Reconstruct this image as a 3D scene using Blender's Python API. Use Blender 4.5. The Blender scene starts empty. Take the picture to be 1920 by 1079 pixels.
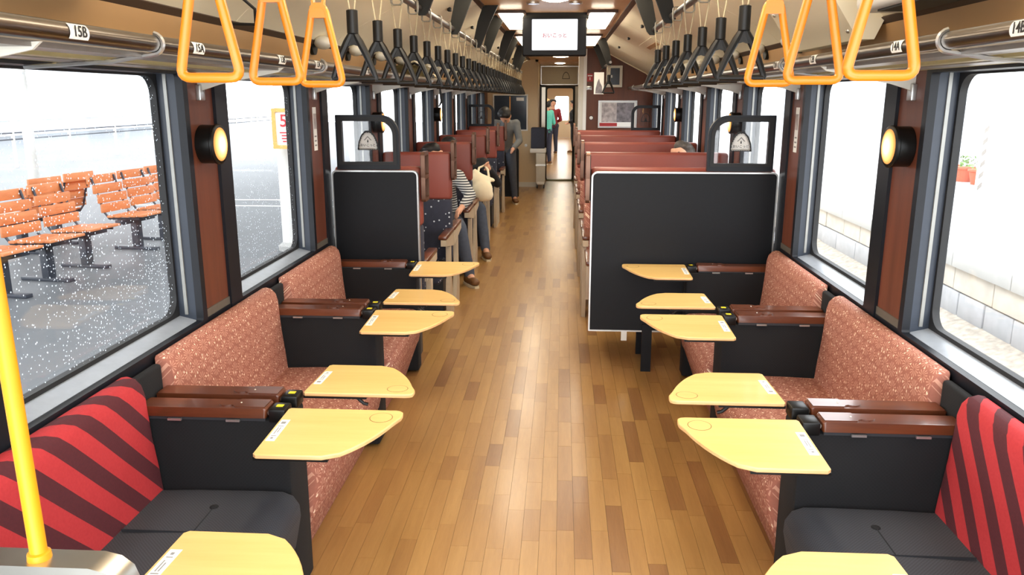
import bpy, bmesh, math, random
from mathutils import Vector, Matrix
random.seed(7)
C = bpy.context.scene.collection
SC = bpy.context.scene
PI = math.pi

# ------------------------------------------------------------------ camera, world, light, exposure
cam = bpy.data.cameras.new('camera')
cam.sensor_width = 36.0
cam.lens = 36.0 * 1500.0 / 1920.0
cam.clip_start = 0.05
cam.clip_end = 400
camo = bpy.data.objects.new('camera', cam)
C.objects.link(camo)
SC.camera = camo
_v = Vector(((1055 - 960) / 1500.0, (539.5 - 184) / 1500.0, 1.0)).normalized()
_r = Vector((math.sqrt(1 - _v.x ** 2), _v.x, 0))
_s = _v.y / _r.x
_u = Vector((-_r.y * _s, _r.x * _s, math.sqrt(1 - _s * _s)))
_f = _u.cross(_r)
camo.matrix_world = Matrix(((_r.x, _u.x, -_f.x, 0.06), (_r.y, _u.y, -_f.y, 0.0), (_r.z, _u.z, -_f.z, 1.65), (0, 0, 0, 1)))

w = bpy.data.worlds.new('overcast_sky')
SC.world = w
w.use_nodes = True
w.node_tree.nodes['Background'].inputs[0].default_value = (0.93, 0.97, 1.0, 1)
w.node_tree.nodes['Background'].inputs[1].default_value = 6.0
SC.view_settings.view_transform = 'Standard'
SC.view_settings.look = 'None'
SC.view_settings.gamma = 1.0
SC.view_settings.use_curve_mapping = False
SC.view_settings.exposure = 0.0
LAMP = 19.0       # ceiling lamp strength
SC.cycles.max_bounces = 8
SC.cycles.transparent_max_bounces = 16
SC.cycles.caustics_reflective = False
SC.cycles.caustics_refractive = False

# ------------------------------------------------------------------ materials
def srgb(r, g, b):
    f = lambda c: (c / 255 / 12.92) if c / 255 <= 0.04045 else ((c / 255 + 0.055) / 1.055) ** 2.4
    return (f(r), f(g), f(b), 1)

class NT:
    def __init__(s, name):
        s.m = bpy.data.materials.new(name); s.m.use_nodes = True
        s.t = s.m.node_tree; s.n = s.t.nodes; s.l = s.t.links
        s.b = s.n['Principled BSDF']; s.out = s.n['Material Output']
    def node(s, typ, **kw):
        nd = s.n.new(typ)
        for k, v in kw.items(): setattr(nd, k, v)
        return nd
    def link(s, a, b): s.l.new(a, b)
    def math(s, op, a, b=None, c=None):
        nd = s.n.new('ShaderNodeMath'); nd.operation = op
        for i, x in enumerate((a, b, c)):
            if x is None: continue
            if isinstance(x, (int, float)): nd.inputs[i].default_value = x
            else: s.l.new(x, nd.inputs[i])
        return nd.outputs[0]
    def mix(s, fac, a, b):
        nd = s.n.new('ShaderNodeMix'); nd.data_type = 'RGBA'
        for i, x in ((0, fac), (6, a), (7, b)):
            if isinstance(x, (int, float)): nd.inputs[i].default_value = x
            elif isinstance(x, tuple): nd.inputs[i].default_value = x
            else: s.l.new(x, nd.inputs[i])
        return nd.outputs[2]
    def pos(s):
        g = s.n.new('ShaderNodeNewGeometry'); sp = s.n.new('ShaderNodeSeparateXYZ')
        s.l.new(g.outputs['Position'], sp.inputs[0])
        return g.outputs['Position'], sp.outputs[0], sp.outputs[1], sp.outputs[2]
    def mapped(s, vec, scale, loc=(0, 0, 0)):
        mp = s.n.new('ShaderNodeMapping'); mp.inputs['Scale'].default_value = scale; mp.inputs['Location'].default_value = loc
        s.l.new(vec, mp.inputs[0]); return mp.outputs[0]
    def noise(s, vec, scale, detail=3, rough=0.5):
        nd = s.n.new('ShaderNodeTexNoise'); nd.inputs['Scale'].default_value = scale; nd.inputs['Detail'].default_value = detail
        nd.inputs['Roughness'].default_value = rough
        if vec is not None: s.l.new(vec, nd.inputs['Vector'])
        return nd.outputs[0]
    def bump(s, h, strength=0.2, dist=0.002):
        nd = s.n.new('ShaderNodeBump'); nd.inputs['Strength'].default_value = strength; nd.inputs['Distance'].default_value = dist
        s.l.new(h, nd.inputs['Height']); s.l.new(nd.outputs[0], s.b.inputs['Normal'])
    def base(s, c):
        if isinstance(c, tuple): s.b.inputs['Base Color'].default_value = c
        else: s.l.new(c, s.b.inputs['Base Color'])

def mat(name, rgb, rough=0.5, metal=0.0, var=0.06, nscale=30, bump=0.0, coat=0.0, emit=0.0, spec=None):
    t = NT(name); c = srgb(*rgb)
    t.b.inputs['Roughness'].default_value = rough
    t.b.inputs['Metallic'].default_value = metal
    if coat: t.b.inputs['Coat Weight'].default_value = coat; t.b.inputs['Coat Roughness'].default_value = 0.1
    if spec is not None: t.b.inputs['Specular IOR Level'].default_value = spec
    if var or bump:
        p = t.pos()[0]
        n = t.noise(p, nscale)
        d = tuple(x * (1 - var * 2) for x in c[:3]) + (1,)
        l = tuple(min(1, x * (1 + var * 2)) for x in c[:3]) + (1,)
        t.base(t.mix(n, d, l))
        if bump: t.bump(n, bump, 0.003)
    else: t.base(c)
    if emit:
        t.b.inputs['Emission Color'].default_value = c; t.b.inputs['Emission Strength'].default_value = emit
    return t.m

def wood(name, rgb1, rgb2, axis='Y', rough=0.35, scale=14, coat=0.0, seed=0.0, stretch=0.08, crough=0.12):
    t = NT(name); p = t.pos()[0]
    sc = {'X': (stretch, 1, 1), 'Y': (1, stretch, 1), 'Z': (1, 1, stretch)}[axis]
    v = t.mapped(p, sc, (seed, seed * 1.7, seed * 0.3))
    n1 = t.noise(v, scale, 6, 0.6); n2 = t.noise(v, scale * 7, 3, 0.6)
    f = t.math('ADD', t.math('MULTIPLY', n1, 0.7), t.math('MULTIPLY', n2, 0.3))
    f = t.math('MULTIPLY', t.math('SUBTRACT', f, 0.3), 2.5)
    f = t.math('MINIMUM', t.math('MAXIMUM', f, 0.0), 1.0)
    t.base(t.mix(f, srgb(*rgb1), srgb(*rgb2)))
    t.b.inputs['Roughness'].default_value = rough
    if coat: t.b.inputs['Coat Weight'].default_value = coat; t.b.inputs['Coat Roughness'].default_value = crough
    return t.m

def starburst(name, base, line, dot, cell=0.062, dots=True, linew=0.35):
    """asanoha-like upholstery: faint radial stars with small pale dots, laid over position"""
    t = NT(name); p, x, y, z = t.pos()
    u = t.math('DIVIDE', y, cell)
    v = t.math('DIVIDE', t.math('ADD', z, t.math('ABSOLUTE', x)), cell)
    row = t.math('FLOOR', v)
    u = t.math('ADD', u, t.math('MULTIPLY', t.math('MODULO', row, 2.0), 0.5))
    fu = t.math('SUBTRACT', t.math('FRACT', u), 0.5)
    fv = t.math('SUBTRACT', t.math('FRACT', v), 0.5)
    ang = t.math('ARCTAN2', fv, fu)
    r = t.math('SQRT', t.math('ADD', t.math('MULTIPLY', fu, fu), t.math('MULTIPLY', fv, fv)))
    ray = t.math('GREATER_THAN', t.math('SINE', t.math('MULTIPLY', ang, 12)), 1 - linew * 1.6)
    lim = t.math('MULTIPLY', t.math('LESS_THAN', r, 0.48), t.math('GREATER_THAN', r, 0.1))
    lf = t.math('MULTIPLY', t.math('MULTIPLY', ray, lim), 0.7)
    n = t.noise(p, 60, 3)
    b0 = tuple(q * 0.82 for q in srgb(*base)[:3]) + (1,); b1 = tuple(min(1, q * 1.16) for q in srgb(*base)[:3]) + (1,)
    col = t.mix(lf, t.mix(n, b0, b1), srgb(*line))
    if dots:
        sp = NT.node(t, 'ShaderNodeTexVoronoi'); sp.inputs['Scale'].default_value = 1.0
        cb = t.n.new('ShaderNodeCombineXYZ')
        t.l.new(t.math('MULTIPLY', y, 52), cb.inputs[0]); t.l.new(t.math('MULTIPLY', t.math('ADD', z, t.math('ABSOLUTE', x)), 34), cb.inputs[1])
        t.l.new(cb.outputs[0], sp.inputs['Vector'])
        sp.voronoi_dimensions = '2D'
        sel = NT.node(t, 'ShaderNodeSeparateColor'); t.l.new(sp.outputs['Color'], sel.inputs[0])
        df = t.math('MULTIPLY', t.math('LESS_THAN', sp.outputs['Distance'], 0.17), t.math('GREATER_THAN', sel.outputs[0], 0.68))
        col = t.mix(df, col, srgb(*dot))
    t.base(col); t.b.inputs['Roughness'].default_value = 0.85
    
    t.bump(t.noise(p, 400, 2), 0.25, 0.001)
    return t.m

def stripes(name, sgn):
    t = NT(name); p, x, y, z = t.pos()
    ax = t.math('ABSOLUTE', x)
    v = t.math('ADD', z, t.math('MAXIMUM', t.math('SUBTRACT', ax, 1.262), 0.0))
    c = t.math('ADD', v, t.math('MULTIPLY', y, 1.07 * sgn))
    c = t.math('ADD', c, 0.045 if sgn > 0 else 0.02)
    f = t.math('GREATER_THAN', t.math('FRACT', t.math('ADD', t.math('DIVIDE', c, 0.158), 100.0)), 0.52)
    n = t.noise(p, 120, 3)
    a = t.mix(n, srgb(170, 36, 43), srgb(190, 52, 56)); b = t.mix(n, srgb(70, 18, 28), srgb(88, 28, 36))
    t.base(t.mix(f, a, b)); t.b.inputs['Roughness'].default_value = 0.85; 
    wv = t.node('ShaderNodeTexWave'); wv.bands_direction = 'Y'; wv.inputs['Scale'].default_value = 90
    t.l.new(p, wv.inputs['Vector']); t.bump(wv.outputs[1], 0.3, 0.001)
    return t.m

def weave(name, rgb, s=220):
    t = NT(name); p = t.pos()[0]
    ck = t.node('ShaderNodeTexChecker'); ck.inputs['Scale'].default_value = s
    t.l.new(p, ck.inputs['Vector'])
    c = srgb(*rgb)
    ck.inputs['Color1'].default_value = tuple(q * 0.8 for q in c[:3]) + (1,); ck.inputs['Color2'].default_value = tuple(q * 1.2 for q in c[:3]) + (1,)
    t.base(ck.outputs[0]); t.b.inputs['Roughness'].default_value = 0.9
    t.bump(ck.outputs[1], 0.3, 0.001)
    return t.m

def dotted(name, base, dot):
    t = NT(name); p, x, y, z = t.pos()
    vo = t.node('ShaderNodeTexVoronoi'); vo.inputs['Scale'].default_value = 24
    t.l.new(p, vo.inputs['Vector'])
    f = t.math('LESS_THAN', vo.outputs['Distance'], 0.16)
    n = t.noise(p, 14, 2)
    b = srgb(*base)
    t.base(t.mix(f, t.mix(n, tuple(q * 0.5 for q in b[:3]) + (1,), tuple(q * 1.5 for q in b[:3]) + (1,)), srgb(*dot)))
    t.b.inputs['Roughness'].default_value = 0.85
    return t.m

def glass(name, drops=0.0, tint=(1, 1, 1, 1), refl=0.06):
    t = NT(name); p = t.pos()[0]
    tr = t.node('ShaderNodeBsdfTransparent'); tr.inputs[0].default_value = tint
    gl = t.node('ShaderNodeBsdfGlossy'); gl.inputs['Roughness'].default_value = 0.03
    mx = t.node('ShaderNodeMixShader'); mx.inputs[0].default_value = refl
    t.link(tr.outputs[0], mx.inputs[1]); t.link(gl.outputs[0], mx.inputs[2])
    res = mx.outputs[0]
    if drops:
        masks = []
        for sc, th in ((95, 0.24), (190, 0.20)):
            vo = t.node('ShaderNodeTexVoronoi'); vo.inputs['Scale'].default_value = sc
            t.link(p, vo.inputs['Vector'])
            sep = t.node('ShaderNodeSeparateColor'); t.link(vo.outputs['Color'], sep.inputs[0])
            dens = t.math('MULTIPLY', t.noise(p, 2.2, 2), drops)
            masks.append(t.math('MULTIPLY', t.math('LESS_THAN', vo.outputs['Distance'], th), t.math('LESS_THAN', sep.outputs[0], dens)))
        f = t.math('MULTIPLY', t.math('MAXIMUM', masks[0], masks[1]), 0.75)
        tl = t.node('ShaderNodeBsdfTranslucent'); tl.inputs[0].default_value = (0.9, 0.95, 1, 1)
        m2 = t.node('ShaderNodeMixShader'); t.link(f, m2.inputs[0]); t.link(res, m2.inputs[1]); t.link(tl.outputs[0], m2.inputs[2])
        res = m2.outputs[0]
    t.link(res, t.out.inputs[0])
    return t.m

def emitter(name, rgb, strength):
    t = NT(name); e = t.node('ShaderNodeEmission'); e.inputs[0].default_value = srgb(*rgb); e.inputs[1].default_value = strength
    t.link(e.outputs[0], t.out.inputs[0]); return t.m

def sconce_glow():
    t = NT('sconce_glow'); tc = t.node('ShaderNodeTexCoord')
    ln = t.node('ShaderNodeVectorMath'); ln.operation = 'LENGTH'; t.link(tc.outputs['Object'], ln.inputs[0])
    f = t.math('MINIMUM', t.math('DIVIDE', ln.outputs['Value'], 0.085), 1.0)
    e = t.node('ShaderNodeEmission')
    t.link(t.mix(f, srgb(255, 224, 150), srgb(255, 148, 56)), e.inputs[0])
    t.link(t.math('ADD', 0.55, t.math('MULTIPLY', t.math('POWER', t.math('SUBTRACT', 1.0, f), 2.0), 9.0)), e.inputs[1])
    t.link(e.outputs[0], t.out.inputs[0]); return t.m

M = {}
M['black'] = mat('black_panel', (15, 16, 20), 0.5, bump=0.0, var=0.08, spec=0.25)
M['frame'] = mat('black_window_frame', (22, 24, 30), 0.42, spec=0.3)
M['jamb'] = mat('slate_window_lining', (46, 53, 65), 0.45)
M['sill'] = mat('grey_window_sill', (158, 164, 172), 0.35, metal=0.2)
M['rubber'] = mat('black_rubber', (20, 20, 22), 0.6)
M['alu'] = mat('brushed_aluminium', (200, 200, 198), 0.3, metal=0.85)
M['steel'] = mat('stainless_steel', (206, 202, 192), 0.32, metal=1.0, var=0.03)
M['dsteel'] = mat('dark_rack_tube', (120, 112, 104), 0.28, metal=1.0, var=0.03)
M['bronze'] = mat('bronze_handle', (112, 84, 70), 0.35, metal=0.75)
M['pillar'] = wood('pillar_veneer', (84, 43, 29), (114, 62, 42), 'Z', 0.45, 10, seed=2)
M['endwall'] = wood('end_wall_veneer', (84, 44, 27), (106, 58, 36), 'Z', 0.5, 8, seed=5)
M['armwood'] = wood('armrest_wood', (78, 38, 20), (110, 58, 32), 'X', 0.32, 20, coat=0.5)
M['table'] = wood('maple_table', (222, 178, 102), (238, 202, 130), 'X', 0.4, 6, coat=0.15)
M['tabledge'] = wood('ply_edge', (196, 150, 96), (222, 180, 124), 'X', 0.5, 30)
M['recess'] = wood('maple_recess', (214, 168, 92), (232, 192, 116), 'X', 0.45, 6, seed=3)
M['recess_shade'] = mat('recess_edge_shade', (128, 88, 40), 0.6)
M['seatseam'] = mat('seat_seam', (38, 40, 44), 0.9)
M['skirt'] = mat('grey_skirting', (112, 106, 96), 0.4, metal=0.4)
M['track'] = mat('blind_track', (150, 150, 146), 0.45, metal=0.5)
M['loop'] = mat('strap_loop', (120, 112, 96), 0.4, metal=0.5)
M['ceilwood'] = wood('ceiling_wood', (206, 160, 108), (226, 184, 132), 'Y', 0.45, 8, coat=0.1)
M['cream'] = mat('cream_panel', (242, 232, 206), 0.5, var=0.02, nscale=4)
M['tan'] = mat('tan_upper_wall', (190, 150, 104), 0.5, var=0.03, nscale=5)
M['seam'] = mat('dark_seam', (70, 50, 38), 0.6)
M['lowerwall'] = mat('lower_wall', (44, 40, 42), 0.6)
M['header'] = mat('grey_header', (150, 142, 134), 0.5)
M['slat'] = mat('rack_slat', (140, 134, 128), 0.35, metal=0.4)
M['slat2'] = mat('rack_slat_olive', (168, 156, 112), 0.4, metal=0.3)
M['white'] = mat('white_plastic', (236, 236, 232), 0.45, var=0.01)
M['offwhite'] = mat('offwhite_plastic', (216, 212, 200), 0.45, var=0.02)
M['paper'] = mat('white_sticker', (240, 240, 236), 0.6, var=0.01)
def vinyl():
    t = NT('translucent_white_vinyl'); t.base(srgb(244, 244, 240)); tl = t.node('ShaderNodeBsdfTranslucent'); tl.inputs[0].default_value = srgb(250, 250, 248)
    mx = t.node('ShaderNodeMixShader'); mx.inputs[0].default_value = 0.75; t.link(t.b.outputs[0], mx.inputs[1]); t.link(tl.outputs[0], mx.inputs[2]); t.link(mx.outputs[0], t.out.inputs[0]); return t.m
M['vinyl'] = vinyl()
M['ink'] = mat('black_ink', (20, 20, 22), 0.6, var=0)
M['greyink'] = mat('grey_ink', (140, 140, 140), 0.6, var=0)
M['redink'] = mat('red_ink', (206, 52, 60), 0.6, var=0)
M['pink'] = starburst('terracotta_starburst_fabric', (156, 97, 80), (210, 158, 134), (236, 208, 180))
M['redL'] = stripes('red_stripe_fabric', 1.0)
M['redR'] = stripes('red_stripe_fabric_mirrored', -1.0)
M['grey'] = weave('grey_seat_fabric', (58, 60, 66), 190)
M['blackfab'] = weave('black_side_fabric', (13, 13, 16), 160)
M['yellow'] = mat('yellow_plastic', (212, 124, 18), 0.34, var=0.03, coat=0.15)
M['polyellow'] = mat('yellow_pole_paint', (214, 142, 12), 0.42, var=0.03)
M['strap'] = mat('black_strap_plastic', (18, 17, 16), 0.36, var=0.03, spec=0.3)
M['cord'] = mat('beige_strap_cord', (168, 154, 124), 0.6)
M['blade'] = mat('olive_black_bracket', (26, 24, 19), 0.5, spec=0.25)
M['leather'] = mat('red_leather', (136, 66, 54), 0.42, var=0.05, nscale=8)
M['navydot'] = dotted('navy_dotted_fabric', (44, 46, 60), (196, 200, 206))
M['beige'] = mat('beige_seat_side', (186, 168, 142), 0.5)
M['beigewall'] = mat('beige_end_wall', (214, 190, 152), 0.55, var=0.02)
M['dark'] = mat('dark_base', (46, 48, 52), 0.5)
M['screen'] = emitter('screen_white', (250, 250, 255), 1.6)
M['lamp'] = emitter('lamp_diffuser', (255, 240, 214), LAMP)
M['lamprim'] = mat('lamp_frame_wood', (74, 52, 38), 0.5)
M['round'] = emitter('round_lamp_diffuser', (255, 240, 214), LAMP * 0.8)
M['cool'] = emitter('small_downlight', (220, 228, 255), 2.0)
M['glow'] = sconce_glow()
M['glass'] = glass('clear_window_glass', 0.0)
M['wetglass'] = glass('rain_spotted_glass', 0.62)
M['wetglass2'] = glass('lightly_spotted_glass', 0.4)
M['greyglass'] = mat('dark_notice_glass', (52, 60, 72), 0.12, var=0.05)
M['hair'] = mat('black_hair', (26, 22, 20), 0.55, var=0.2, nscale=80, bump=0.5)
M['greyhair'] = mat('greying_hair', (72, 64, 58), 0.6, var=0.35, nscale=60, bump=0.5)
M['skin'] = mat('skin', (214, 160, 130), 0.55, var=0.03)
M['jeans'] = mat('blue_grey_jeans', (72, 80, 94), 0.8, var=0.12)
M['navy'] = mat('dark_trousers', (44, 46, 62), 0.8)
M['blackcloth'] = mat('black_cloth', (22, 22, 24), 0.8)
M['greycloth'] = mat('grey_shirt', (104, 108, 110), 0.8)
M['teal'] = mat('teal_shirt', (96, 190, 170), 0.8)
M['redcloth'] = mat('red_top', (130, 32, 38), 0.8)
M['capcloth'] = mat('straw_cap', (222, 186, 130), 0.8)
M['shoe'] = mat('brown_shoe', (110, 74, 40), 0.6)
M['sole'] = mat('pale_sole', (214, 200, 170), 0.6)
M['canvas'] = mat('cream_canvas', (232, 218, 184), 0.8, nscale=12, bump=0.6)
M['asphalt'] = mat('wet_platform', (100, 104, 108), 0.6, var=0.08, nscale=0.8, spec=0.3)
M['ballast'] = mat('ballast_gravel', (172, 164, 152), 0.9, var=0.3, nscale=14, bump=0.8)
M['stone'] = mat('wall_stone', (204, 198, 188), 0.85, var=0.12, nscale=5, bump=0.4)
M['stone2'] = mat('grey_wall_stone', (178, 180, 184), 0.85, var=0.12, nscale=5, bump=0.4)
M['concrete'] = mat('pale_concrete', (176, 176, 174), 0.8, var=0.05, nscale=2)
M['orange'] = wood('orange_bench_wood', (200, 112, 62), (226, 148, 96), 'Y', 0.5, 10)
M['iron'] = mat('dark_bench_iron', (52, 56, 66), 0.5)
M['signorange'] = mat('orange_sign_frame', (240, 176, 96), 0.6)
M['bldg'] = mat('pale_building', (212, 216, 222), 0.8, var=0.03, nscale=1)
M['bldgglass'] = mat('building_window', (196, 210, 220), 0.4)
M['green'] = mat('leafy_green', (120, 150, 90), 0.8, var=0.3, nscale=20)
M['terracotta'] = mat('terracotta_pot', (210, 110, 84), 0.8)
M['yellowlabel'] = mat('yellow_label', (236, 214, 40), 0.5, var=0)
M['redsign'] = mat('red_sign', (170, 44, 46), 0.5, var=0.02)
M['photo'] = mat('grey_photo_print', (140, 132, 130), 0.4, var=1.2, nscale=16)
M['photo2'] = mat('dark_photo_print', (88, 84, 88), 0.4, var=1.3, nscale=20)
M['banner'] = mat('grey_banner', (170, 160, 138), 0.7, var=0.03)
M['patch'] = mat('patterned_bag_cloth', (80, 70, 40), 0.8, var=0.9, nscale=26)
M['threshold'] = mat('olive_threshold', (120, 116, 84), 0.4, metal=0.4)

def striped_cloth():
    t = NT('striped_cloth'); p, x, y, z = t.pos()
    f = t.math('GREATER_THAN', t.math('FRACT', t.math('ADD', t.math('MULTIPLY', z, 45), 10)), 0.5)
    t.base(t.mix(f, srgb(205, 205, 200), srgb(50, 52, 58))); t.b.inputs['Roughness'].default_value = 0.8
    return t.m
M['striped'] = striped_cloth()
PLANK = []
for i, (a, b) in enumerate((((158, 116, 64), (178, 137, 80)), ((154, 112, 61), (175, 133, 77)), ((161, 120, 67), (182, 141, 83)), ((130, 89, 50), (154, 112, 66)), ((145, 103, 57), (167, 125, 72)))):
    m = wood('floor_plank_%s' % ('gold', 'amber', 'honey', 'russet', 'tan')[i], a, b, 'Y', 0.32, 26, coat=0.4, seed=i * 3.1, crough=0.2)
    PLANK.append(m)

# ------------------------------------------------------------------ mesh helpers
class MB:
    def __init__(s, sx=1.0): s.v = []; s.f = []; s.mi = []; s.sm = []; s.sx = sx
    def add(s, vs, fs, mi=0, smooth=False):
        o = len(s.v)
        s.v += [(s.sx * x, y, z) for x, y, z in vs]
        for f in fs: s.f.append([o + i for i in f]); s.mi.append(mi); s.sm.append(smooth)
        return s
    def box(s, x0, x1, y0, y1, z0, z1, mi=0):
        return s.add([(x0, y0, z0), (x1, y0, z0), (x1, y1, z0), (x0, y1, z0), (x0, y0, z1), (x1, y0, z1), (x1, y1, z1), (x0, y1, z1)],
                     [(0, 3, 2, 1), (4, 5, 6, 7), (0, 1, 5, 4), (1, 2, 6, 5), (2, 3, 7, 6), (3, 0, 4, 7)], mi)
    def bbox(s, x0, x1, y0, y1, z0, z1, r=0.01, n=3, mi=0):
        """rounded box through a bmesh bevel"""
        bm = bmesh.new(); bmesh.ops.create_cube(bm, size=1)
        for v in bm.verts: v.co = Vector(((x0 + x1) / 2 + v.co.x * (x1 - x0), (y0 + y1) / 2 + v.co.y * (y1 - y0), (z0 + z1) / 2 + v.co.z * (z1 - z0)))
        bmesh.ops.bevel(bm, geom=bm.edges[:], offset=r, segments=n, profile=0.5, affect='EDGES')
        bm.verts.index_update()
        s.add([tuple(v.co) for v in bm.verts], [[v.index for v in f.verts] for f in bm.faces], mi, True); bm.free(); return s
    def prism(s, pts, axis, a0, a1, mi=0, smooth=False):
        """polygon pts (2D) extruded along axis: X -> (y,z), Y -> (x,z), Z -> (x,y)"""
        n = len(pts)
        def P(p, a): return (a, p[0], p[1]) if axis == 'X' else ((p[0], a, p[1]) if axis == 'Y' else (p[0], p[1], a))
        vs = [P(p, a0) for p in pts] + [P(p, a1) for p in pts]
        fs = [tuple(range(n))[::-1], tuple(range(n, 2 * n))] + [(i, (i + 1) % n, n + (i + 1) % n, n + i) for i in range(n)]
        return s.add(vs, fs, mi, smooth)
    def ring(s, po, pi, axis, a0, a1, mi=0, smooth=False):
        n = len(po)
        def P(p, a): return (a, p[0], p[1]) if axis == 'X' else ((p[0], a, p[1]) if axis == 'Y' else (p[0], p[1], a))
        vs = [P(p, a0) for p in po] + [P(p, a0) for p in pi] + [P(p, a1) for p in po] + [P(p, a1) for p in pi]
        fs = []
        for i in range(n):
            j = (i + 1) % n
            fs += [(i, j, n + j, n + i), (2 * n + i, 3 * n + i, 3 * n + j, 2 * n + j), (i, 2 * n + i, 2 * n + j, j), (n + i, n + j, 3 * n + j, 3 * n + i)]
        return s.add(vs, fs, mi, smooth)
    def cyl(s, p, q, r, r2=None, n=12, mi=0, cap=True):
        p = Vector(p); q = Vector(q); r2 = r if r2 is None else r2
        d = (q - p).normalized(); a = d.orthogonal().normalized(); b = d.cross(a)
        vs = []
        for c, rr in ((p, r), (q, r2)):
            for i in range(n):
                t = 2 * PI * i / n; vs.append(tuple(c + a * (rr * math.cos(t)) + b * (rr * math.sin(t))))
        s.add(vs, [(i, (i + 1) % n, n + (i + 1) % n, n + i) for i in range(n)], mi, True)
        if cap: s.add(vs, [tuple(range(n))[::-1], tuple(range(n, 2 * n))], mi, False)
        return s
    def tube(s, pts, r, n=8, closed=False, mi=0, rads=None):
        P = [Vector(p) for p in pts]; k = len(P); vs = []
        prev = None
        for i in range(k):
            if closed: d = P[(i + 1) % k] - P[i - 1]
            else: d = P[min(i + 1, k - 1)] - P[max(i - 1, 0)]
            d.normalize()
            if prev is None: a = d.orthogonal().normalized()
            else:
                a = prev - d * prev.dot(d); a = a.normalized() if a.length > 1e-6 else d.orthogonal().normalized()
            prev = a; b = d.cross(a); rr = rads[i] if rads else r
            for j in range(n):
                t = 2 * PI * j / n; vs.append(tuple(P[i] + a * (rr * math.cos(t)) + b * (rr * math.sin(t))))
        fs = []
        for i in range(k if closed else k - 1):
            i2 = (i + 1) % k
            off = 0
            if closed and i2 == 0:      # match the seam
                best = min(range(n), key=lambda o: (Vector(vs[i * n]) - Vector(vs[o])).length); off = best
            for j in range(n):
                fs.append((i * n + j, i * n + (j + 1) % n, i2 * n + (j + 1 + off) % n, i2 * n + (j + off) % n))
        if not closed: fs += [tuple(range(n))[::-1], tuple(range((k - 1) * n, k * n))]
        return s.add(vs, fs, mi, True)
    def sphere(s, c, r, sc=(1, 1, 1), nu=14, nv=9, mi=0, z0=-1.0):
        vs = []; fs = []
        for j in range(nv + 1):
            ph = PI * j / nv
            for i in range(nu):
                th = 2 * PI * i / nu
                zz = max(z0, math.cos(ph))
                vs.append((c[0] + r * sc[0] * math.sin(ph) * math.cos(th), c[1] + r * sc[1] * math.sin(ph) * math.sin(th), c[2] + r * sc[2] * zz))
        for j in range(nv):
            for i in range(nu): fs.append((j * nu + i, j * nu + (i + 1) % nu, (j + 1) * nu + (i + 1) % nu, (j + 1) * nu + i))
        return s.add(vs, fs, mi, True)
    def lathe(s, c, prof, axis='Z', n=20, mi=0, smooth=True):
        vs = []; fs = []
        for r, h in prof:
            for i in range(n):
                t = 2 * PI * i / n; a, b = r * math.cos(t), r * math.sin(t)
                vs.append((c[0] + a, c[1] + b, c[2] + h) if axis == 'Z' else ((c[0] + h, c[1] + a, c[2] + b) if axis == 'X' else (c[0] + a, c[1] + h, c[2] + b)))
        for j in range(len(prof) - 1):
            for i in range(n): fs.append((j * n + i, j * n + (i + 1) % n, (j + 1) * n + (i + 1) % n, (j + 1) * n + i))
        fs.append(tuple(range(n))[::-1]); fs.append(tuple(range((len(prof) - 1) * n, len(prof) * n)))
        return s.add(vs, fs, mi, smooth)
    def mesh(s, name, mats, org=(0, 0, 0)):
        me = bpy.data.meshes.new(name)
        me.from_pydata([(x - org[0], y - org[1], z - org[2]) for x, y, z in s.v], [], s.f)
        for m in mats: me.materials.append(m)
        me.polygons.foreach_set('material_index', s.mi); me.polygons.foreach_set('use_smooth', s.sm)
        bm = bmesh.new(); bm.from_mesh(me)
        bmesh.ops.remove_doubles(bm, verts=bm.verts, dist=1e-6)
        bmesh.ops.recalc_face_normals(bm, faces=bm.faces); bm.to_mesh(me); bm.free()
        me.set_sharp_from_angle(angle=math.radians(38))
        return me
    def build(s, name, m, parent=None, org=None):
        mats = m if isinstance(m, (list, tuple)) else [m]
        if org is None:
            org = Vector((0, 0, 0)); q = parent
            while q is not None: org = org + q.location; q = q.parent
        o = bpy.data.objects.new(name, s.mesh(name, mats, org)); C.objects.link(o)
        if parent is not None: o.parent = parent
        else: o.location = org
        return o

def thing(name, label, cat, loc=(0, 0, 0), group=None):
    o = bpy.data.objects.new(name, None); C.objects.link(o); o.location = loc; o.empty_display_size = 0.1
    o['label'] = label; o['category'] = cat
    if group: o['group'] = group
    return o
def tag(o, label, cat, group=None, kind=None):
    o['label'] = label; o['category'] = cat
    if group: o['group'] = group
    if kind: o['kind'] = kind
    return o
def struct(o): o['kind'] = 'structure'; return o
def sroot(name, loc=(0, 0, 0)):
    o = bpy.data.objects.new(name, None); C.objects.link(o); o.location = loc; o['kind'] = 'structure'; return o
def dup(root, loc, label, group=None):
    r = root.copy(); C.objects.link(r); r.location = loc; r['label'] = label
    if group: r['group'] = group
    for ch in list(root.children):
        c = ch.copy(); C.objects.link(c); c.parent = r
        for g in ch.children:
            d = g.copy(); C.objects.link(d); d.parent = c
    return r
def rrect(u0, u1, v0, v1, r, n=6, rs=None):
    rs = rs or (r, r, r, r); out = []
    for (cu, cv, su, sv, a0), rr in zip(((u0, v0, 1, 1, PI), (u1, v0, -1, 1, 1.5 * PI), (u1, v1, -1, -1, 0), (u0, v1, 1, -1, 0.5 * PI)), rs):
        for i in range(n + 1):
            t = a0 + 0.5 * PI * i / n
            out.append((cu + su * rr + rr * math.cos(t), cv + sv * rr + rr * math.sin(t)))
    return out
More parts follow.
